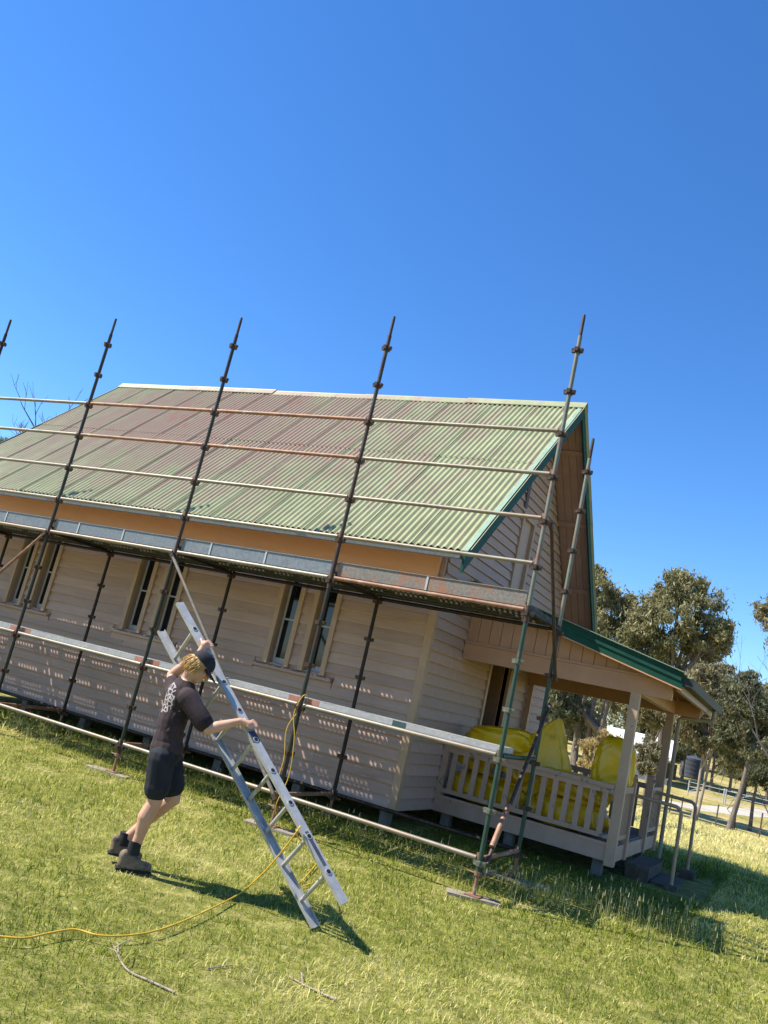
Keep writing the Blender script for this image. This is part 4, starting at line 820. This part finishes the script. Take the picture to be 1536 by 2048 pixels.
def tree(name, label, base, H_, clumps, leafm, bark, nl, lsz, r0=.22, lean=(0, 0), fork=.45, cat='tree', group=None, twigs=2, stems=1):
    """base: ground point; clumps: (dx,dy,z,r) in metres from the base; a limb goes to every clump"""
    bx, by = base; bz = float(gh(bx, by)); root = empty(name, (bx, by, bz), label, cat, group); B = Vector((bx, by, bz)); s = MB(); tops = []
    for q in range(stems):
        o = Vector((rnd.uniform(-.5, .5), rnd.uniform(-.5, .5), 0))*(0 if stems == 1 else 1); zf = H_*fork; P = []; 
        for i_ in range(6): t = i_/5; P.append(B+o*(1+1.5*t)+Vector((lean[0]*t+rnd.uniform(-.1, .1)*t, lean[1]*t+rnd.uniform(-.1, .1)*t, zf*t-.15*(1-t))))
        s.tube(P, [r0*(1.25 if i_ == 0 else 1-.45*i_/5)/math.sqrt(stems) for i_ in range(6)], 9); tops.append(P)
    cen = []; sg = []
    for ci, (dx, dy, cz, cr) in enumerate(clumps):
        P = tops[ci % stems]; st = P[-1 if cz > H_*fork*1.1 else 3]; c = B+Vector((dx, dy, cz)); mid = st.lerp(c, .5)+Vector((rnd.uniform(-.3, .3), rnd.uniform(-.3, .3), rnd.uniform(0, .5)))
        s.tube([st, mid, c, c+Vector((dx*.08, dy*.08, cr*.6))], [r0*.5, r0*.34, r0*.16, r0*.05], 6)
        for q in range(20):
            d = Vector((rnd.gauss(0, 1), rnd.gauss(0, 1), rnd.gauss(.15, .9))).normalized(); e = c+Vector((d.x, d.y, d.z*.85))*cr*rnd.uniform(.3, 1.05)
            cen.append(tuple(e)); k_ = cr*rnd.uniform(.16, .40); sg.append((k_, k_, k_*.8))
            if q < twigs: s.tube([mid.lerp(c, .6), c.lerp(e, .5)+Vector((0, 0, .1)), e], [r0*.16, r0*.1, r0*.04], 5)
    s.build('trunk', bark, root, smooth=60)
    V, F, T = leaves(cen, sg, int(nl*3.4), lsz*.58); o = bulk('crown', V, F, leafm, T, root); return root
def bare(name, label, base, H_, r0, seed, bark='deadbark', depth=4):
    g = random.Random(seed); bx, by = base; bz = float(gh(bx, by)); root = empty(name, (bx, by, bz), label, 'tree'); s = MB()
    def grow(p, d, L, r, k):
        mid = p+d*L*.5+Vector((g.uniform(-.06, .06), g.uniform(-.06, .06), .02))*L; e = p+d*L; s.tube([p, mid, e], [r, r*.8, r*.58], 6 if k > 2 else 4)
        if k == 0: return
        for q in range(g.choice((2, 3))):
            nd = (d+Vector((g.gauss(0, .42), g.gauss(0, .42), g.uniform(-.05, .4)))).normalized(); grow(e if q else mid.lerp(e, .6), nd, L*g.uniform(.55, .8), r*.55, k-1)
    grow(Vector((bx, by, bz-.2)), Vector((.02, 0, 1)), H_*.36, r0, depth); s.build('trunk', bark, root, smooth=60); return root
def clump_px(base, D, px, py, rpx, dd=0):     # clump centre seen at a pixel, D metres off, as an offset from the tree's base
    q = away(px, py, D+dd); return (q[0]-base[0], q[1]-base[1], q[2]-float(gh(*base)), rpx*D/FP)
def ptree(name, label, px, D, clumps, leafm, bark, nl, lsz, **kw):
    q = away(px, 1500, D); base = (q[0], q[1]); cl = [clump_px(base, D, *c, dd=rnd.uniform(-2.2, 2.2)) for c in clumps]; H_ = max(c[2]+c[3] for c in cl)
    return tree(name, label, base, H_, cl, leafm, bark, nl, lsz, **kw)
G = 'gum trees behind the hall'
ptree('gum_tree', 'tall broad gum tree rising above the porch roof', 1318, 64, [(1365, 1178, 38), (1330, 1205, 45), (1395, 1205, 42), (1290, 1235, 42), (1350, 1250, 50), (1415, 1245, 40), (1435, 1262, 26), (1270, 1275, 36), (1320, 1290, 45), (1385, 1290, 42), (1430, 1290, 28), (1360, 1160, 24), (1250, 1300, 30), (1295, 1322, 34), (1345, 1325, 36), (1400, 1318, 28), (1300, 1262, 34), (1255, 1255, 24)], 'leafA', 'bark', 19000, .46, r0=.30, group=G)
ptree('gum_tree', 'dark gum tree half hidden behind the gable', 1150, 66, [(1195, 1160, 34), (1225, 1190, 34), (1200, 1225, 40), (1255, 1215, 30), (1225, 1260, 38), (1265, 1250, 28), (1160, 1200, 40), (1150, 1260, 42), (1195, 1285, 40)], 'leafA', 'bark', 10000, .46, r0=.3, group=G)
ptree('gum_tree', 'shaded gum tree with dark bare trunks behind the porch', 1172, 58, [(1110, 1330, 42), (1150, 1320, 42), (1200, 1315, 44), (1245, 1330, 40), (1120, 1385, 36), (1150, 1400, 34), (1235, 1375, 30), (1130, 1430, 30), (1265, 1340, 36), (1160, 1440, 26)], 'leafB', 'bark', 10000, .40, r0=.5, stems=5, fork=.62, group=G)
ptree('gum_tree', 'bronze leaved gum between the porch posts', 1303, 52, [(1300, 1360, 32), (1285, 1390, 30), (1320, 1385, 32), (1300, 1415, 30), (1330, 1410, 26), (1275, 1415, 22), (1312, 1440, 18)], 'leafC', 'bark', 6500, .34, r0=.13, group=G)
ptree('gum_tree', 'reddish topped gum just right of the porch gutter', 1398, 50, [(1440, 1345, 26), (1415, 1355, 30), (1445, 1375, 26), (1390, 1375, 28), (1425, 1400, 34), (1395, 1410, 28), (1450, 1415, 24), (1375, 1440, 30), (1410, 1450, 30), (1440, 1450, 26), (1385, 1475, 22), (1365, 1410, 26), (1400, 1350, 22), (1430, 1480, 22), (1405, 1490, 18)], 'leafC', 'palebark', 12000, .33, r0=.13, stems=2, fork=.5, group=G)
ptree('gum_tree', 'dark leaved gum with a thin crooked trunk at the right edge', 1478, 46, [(1490, 1360, 26), (1470, 1385, 30), (1505, 1390, 30), (1480, 1425, 34), (1515, 1430, 32), (1460, 1455, 24), (1500, 1465, 30), (1530, 1470, 28), (1475, 1490, 20), (1545, 1420, 34), (1510, 1500, 26), (1450, 1480, 20), (1535, 1505, 24)], 'leafB', 'bark', 8500, .32, r0=.15, lean=(.5, 0), group=G)
ptree('gum_tree', 'gum tree with only its crown tip at the right frame edge', 1575, 50, [(1548, 1225, 34), (1585, 1210, 40), (1570, 1260, 36), (1600, 1300, 50), (1530, 1222, 16)], 'leafC', 'palebark', 4200, .33, r0=.2, group=G)
ptree('gum_tree', 'low bushy gum behind the wire fence at far right', 1520, 66, [(1500, 1500, 30), (1530, 1510, 34), (1475, 1515, 22), (1555, 1480, 36), (1450, 1500, 24), (1510, 1470, 30)], 'leafA', 'bark', 5500, .40, r0=.14, group=G)
belt = [(1130, 98, 1405, 36, 'leafB', 'dense dark gum filling the view under the porch beam'), (1262, 100, 1395, 34, 'leafA', 'olive gum behind the corner post of the porch'), (1330, 96, 1385, 34, 'leafA', 'olive gum just behind the porch gutter'), (1372, 104, 1405, 33, 'leafB', 'dark gum between the porch gutter and the reddish gum'),
        (1432, 95, 1420, 33, 'leafA', 'olive gum behind the pale thin trunks'), (1470, 97, 1450, 30, 'leafC', 'bronze gum low between two thin trunks'), (1500, 100, 1420, 35, 'leafA', 'olive gum behind the crooked trunk'), (1545, 93, 1450, 36, 'leafB', 'dark gum cut by the right frame edge')]
for px, D, py, rp, lf, lb in belt:
    cl = [(px+40*math.sin(q*2.4)*rnd.uniform(.4, 1.2)+.2*(1500-py)-20, py+rnd.uniform(-1.35, 1.5)*rp, rp*rnd.uniform(.6, .95)) for q in range(14)]
    ptree('gum_tree', lb, px, D, cl, lf, 'bark' if lf != 'leafC' else 'palebark', 8500, .52, r0=.17, group=G, stems=1, fork=.42)
far = [(1060, 125, 1375, 'leafB', 'far dark tree seen past the gable corner'), (1120, 140, 1385, 'leafA', 'far olive tree left of the white roof'), (1185, 150, 1400, 'leafB', 'far dark tree above the left end of the white roof'),
       (1245, 165, 1405, 'leafA', 'far olive tree above the middle of the white roof'), (1300, 160, 1410, 'leafC', 'far bronze tree above the right end of the white roof'), (1355, 150, 1430, 'leafA', 'far olive tree just left of the dark tank'),
       (1410, 145, 1440, 'leafB', 'far dark tree just right of the dark tank'), (1460, 155, 1450, 'leafA', 'far olive tree above the white pipe gate'), (1510, 140, 1460, 'leafB', 'far dark tree at the right edge beyond the gate'), (1570, 150, 1470, 'leafA', 'far olive tree outside the right edge')]
for px, D, py, lf, lb in far:
    cl = [(px+rnd.uniform(-1, 1)*48, py+rnd.uniform(-.75, 1.5)*58, rnd.uniform(24, 36)) for _ in range(11)]
    ptree('distant_tree', lb, px, D, cl, lf, 'bark', 3000, .85, r0=.35, group='distant trees beyond the road')
q = away(1525, 1500, 42); bare('bare_tree', 'leafless grey tree reaching in at the right edge', (q[0]+.9, q[1]), 9.5, .12, 11, depth=6)
q = away(62, 900, 46); bare('bare_tree', 'leafless dark tree standing behind the left end of the roof', (q[0]+1.2, q[1]), 13.9, .34, 5, depth=6)
ptree('gum_tree', 'small dark tree crown at the left edge beyond the roof', -20, 60, [(8, 900, 22), (-15, 890, 30), (-30, 930, 40), (15, 925, 20)], 'leafB', 'bark', 2500, .4, r0=.2, group=G)
def shrub(px, D, cl, label, lf, nl, lsz):
    q = away(px, 1500, D); base = (q[0], q[1]); c = [clump_px(base, D, *k_, dd=rnd.uniform(-.5, .5)) for k_ in cl]; return tree('shrub', label, base, max(k_[2]+k_[3] for k_ in c), c, lf, 'bark', nl, lsz, r0=.04, fork=.25, cat='shrub', group='shrubs behind the porch', stems=2)
shrub(1195, 24, [(1200, 1500, 24), (1180, 1490, 22), (1222, 1492, 24), (1205, 1530, 24), (1180, 1525, 20), (1235, 1515, 20), (1210, 1475, 14)], 'straw coloured shrub between the two yellow bag tops', 'leafD', 5200, .12)
shrub(1310, 26, [(1305, 1490, 20), (1290, 1505, 20), (1315, 1515, 18), (1285, 1530, 18), (1300, 1540, 16)], 'olive shrub between the porch posts', 'leafC', 3600, .13)
for px, D, py, lf, lb in ((1515, 62, 1560, 'leafB', 'blue green bush beside the crooked trunk at the right edge'), (1450, 92, 1525, 'leafA', 'olive bush behind the pipe gate'), (1350, 95, 1500, 'leafB', 'dark bush at the foot of the trees left of the tank'), (1480, 95, 1530, 'leafC', 'bronze bush right of the pipe gate')):
    shrub(px, D, [(px+rnd.uniform(-26, 26), py+rnd.uniform(-16, 12), rnd.uniform(11, 18)) for _ in range(7)], lb, lf, 3200, .3)
# ------------------------------------------------------------------ far shed, tank, road, gate, fence
def fr(px, D, zoff=0): q = away(px, 1500, D); return Vector((q[0], q[1], float(gh(q[0], q[1]))+zoff))
A = fr(1205, 88); Bq = fr(1350, 88); d = (Bq-A); d.z = 0; Ls = d.length; d.normalize(); nrm = Vector((-d.y, d.x, 0)); zb = min(A.z, Bq.z)-.2
shed = empty('farm_shed', tuple((A+Bq)/2), 'long low shed with a bright white metal roof beyond the trees', 'shed')
def loc3(a, b_, c): v = A+d*a+nrm*b_; return (v.x, v.y, zb+c)
hz = 2.75
MB().add([loc3(*p) for p in ((.3, 0, 0), (Ls-.3, 0, 0), (Ls-.3, 6, 0), (.3, 6, 0), (.3, 0, hz), (Ls-.3, 0, hz), (Ls-.3, 6, hz), (.3, 6, hz))], [(0, 1, 5, 4), (1, 2, 6, 5), (2, 3, 7, 6), (3, 0, 4, 7)]).build('wall', 'shedwall', shed)
rfb = MB().prism([loc3(0, -.6, hz-.15), loc3(0, 3, hz+1.75), loc3(0, 6.6, hz-.15), loc3(0, 6.6, hz-.27), loc3(0, 3, hz+1.63), loc3(0, -.6, hz-.27)], d*Ls).build('roof', 'whiteroof', shed)
for t in (.12, .32, .72, .88): wv = MB().add([loc3(Ls*t, -.03, .9), loc3(Ls*t+1.2, -.03, .9), loc3(Ls*t+1.2, -.03, 2.3), loc3(Ls*t, -.03, 2.3)], [(0, 1, 2, 3)]).prism([loc3(Ls*t-.06, -.05, .84), loc3(Ls*t+1.26, -.05, .84), loc3(Ls*t+1.26, -.05, .9), loc3(Ls*t-.06, -.05, .9)], nrm*.045).build('window', 'glass', shed)
tk = fr(1390, 110, .05); s = MB(); s.tube([tk+Vector((0, 0, z)) for z in (0, .02, 2.2, 2.22)], [1.35, 1.4, 1.4, 1.32], 28); s.tube([tk+Vector((0, 0, 2.22)), tk+Vector((0, 0, 2.55))], [1.32, .15], 28)
for z in (.5, 1.0, 1.5, 2.0): s.tube([tk+Vector((0, 0, z-.03)), tk+Vector((0, 0, z+.03))], 1.43, 28)
tag(s.build('water_tank', 'tank', smooth=30), 'dark blue grey round water tank on the far slope', 'tank')
# road: a gravel strip draped on the ground
pts = [fr(px, D, .03) for px, D in ((700, 64), (1000, 68), (1200, 71), (1345, 74), (1440, 78), (1536, 84), (1640, 92), (1800, 110))]; pts = smooth_path(pts, 6); V = []; 
for i_, p in enumerate(pts):
    t = (pts[min(i_+1, len(pts)-1)]-pts[max(i_-1, 0)]); s_ = Vector((-t.y, t.x, 0)).normalized()*1.5
    for q in np.linspace(-1, 1, 5): v = p+s_*float(q); V.append((v.x, v.y, float(gh(v.x, v.y))+.05-.03*abs(q)))
tag(MB().add(V, [(i_*5+j_, i_*5+j_+1, (i_+1)*5+j_+1, (i_+1)*5+j_) for i_ in range(len(pts)-1) for j_ in range(4)]).build('road', 'road', smooth=60), kind='structure', label='pale gravel road across the paddock')
def gate(pxa, pxb, D, label):
    a_, b_ = fr(pxa, D), fr(pxb, D); root = empty('pipe_gate', tuple(a_), label, 'gate', 'white pipe gates by the road')
    for p in (a_, b_): MB().tube([p+Vector((0, 0, -.2)), p+Vector((0, 0, 1.35))], .055, 8).build('post', 'white', root, smooth=40)
    for z in (.35, .8, 1.2): MB().tube([a_+Vector((0, 0, z)), b_+Vector((0, 0, z))], .032, 6).build('rail', 'white', root, smooth=40)
    MB().tube([a_+Vector((0, 0, .35)), a_.lerp(b_, .5)+Vector((0, 0, 1.2))], .026, 6).build('stay', 'white', root, smooth=40)
gate(1388, 1460, 84, 'white pipe gate left of the pale tree trunk by the road'); gate(1464, 1560, 84, 'white pipe gate right of the pale tree trunk by the road')
fe = empty('wire_fence', tuple(fr(1413, 52)), 'rusty star picket wire fence crossing the dry paddock', 'fence'); FP_ = [(1335, 66), (1357, 62), (1380, 58), (1413, 53), (1451, 49), (1490, 46), (1540, 43), (1600, 41)]; tops = []
for px, D in FP_:
    p = fr(px, D); e = p+Vector((rnd.uniform(-.06, .06), 0, 1.15)); MB().beam(p-Vector((0, 0, .2)), e, .065, .065).build('picket', 'picket', fe); tops.append((p, e))
wv = MB()
for z in (.4, .75, 1.08):
    for (p, e), (p2, e2) in zip(tops[:-1], tops[1:]): wv.tube([p+Vector((0, 0, z)), p2+Vector((0, 0, z))], .004, 4)
wv.build('wire', 'wire', fe)
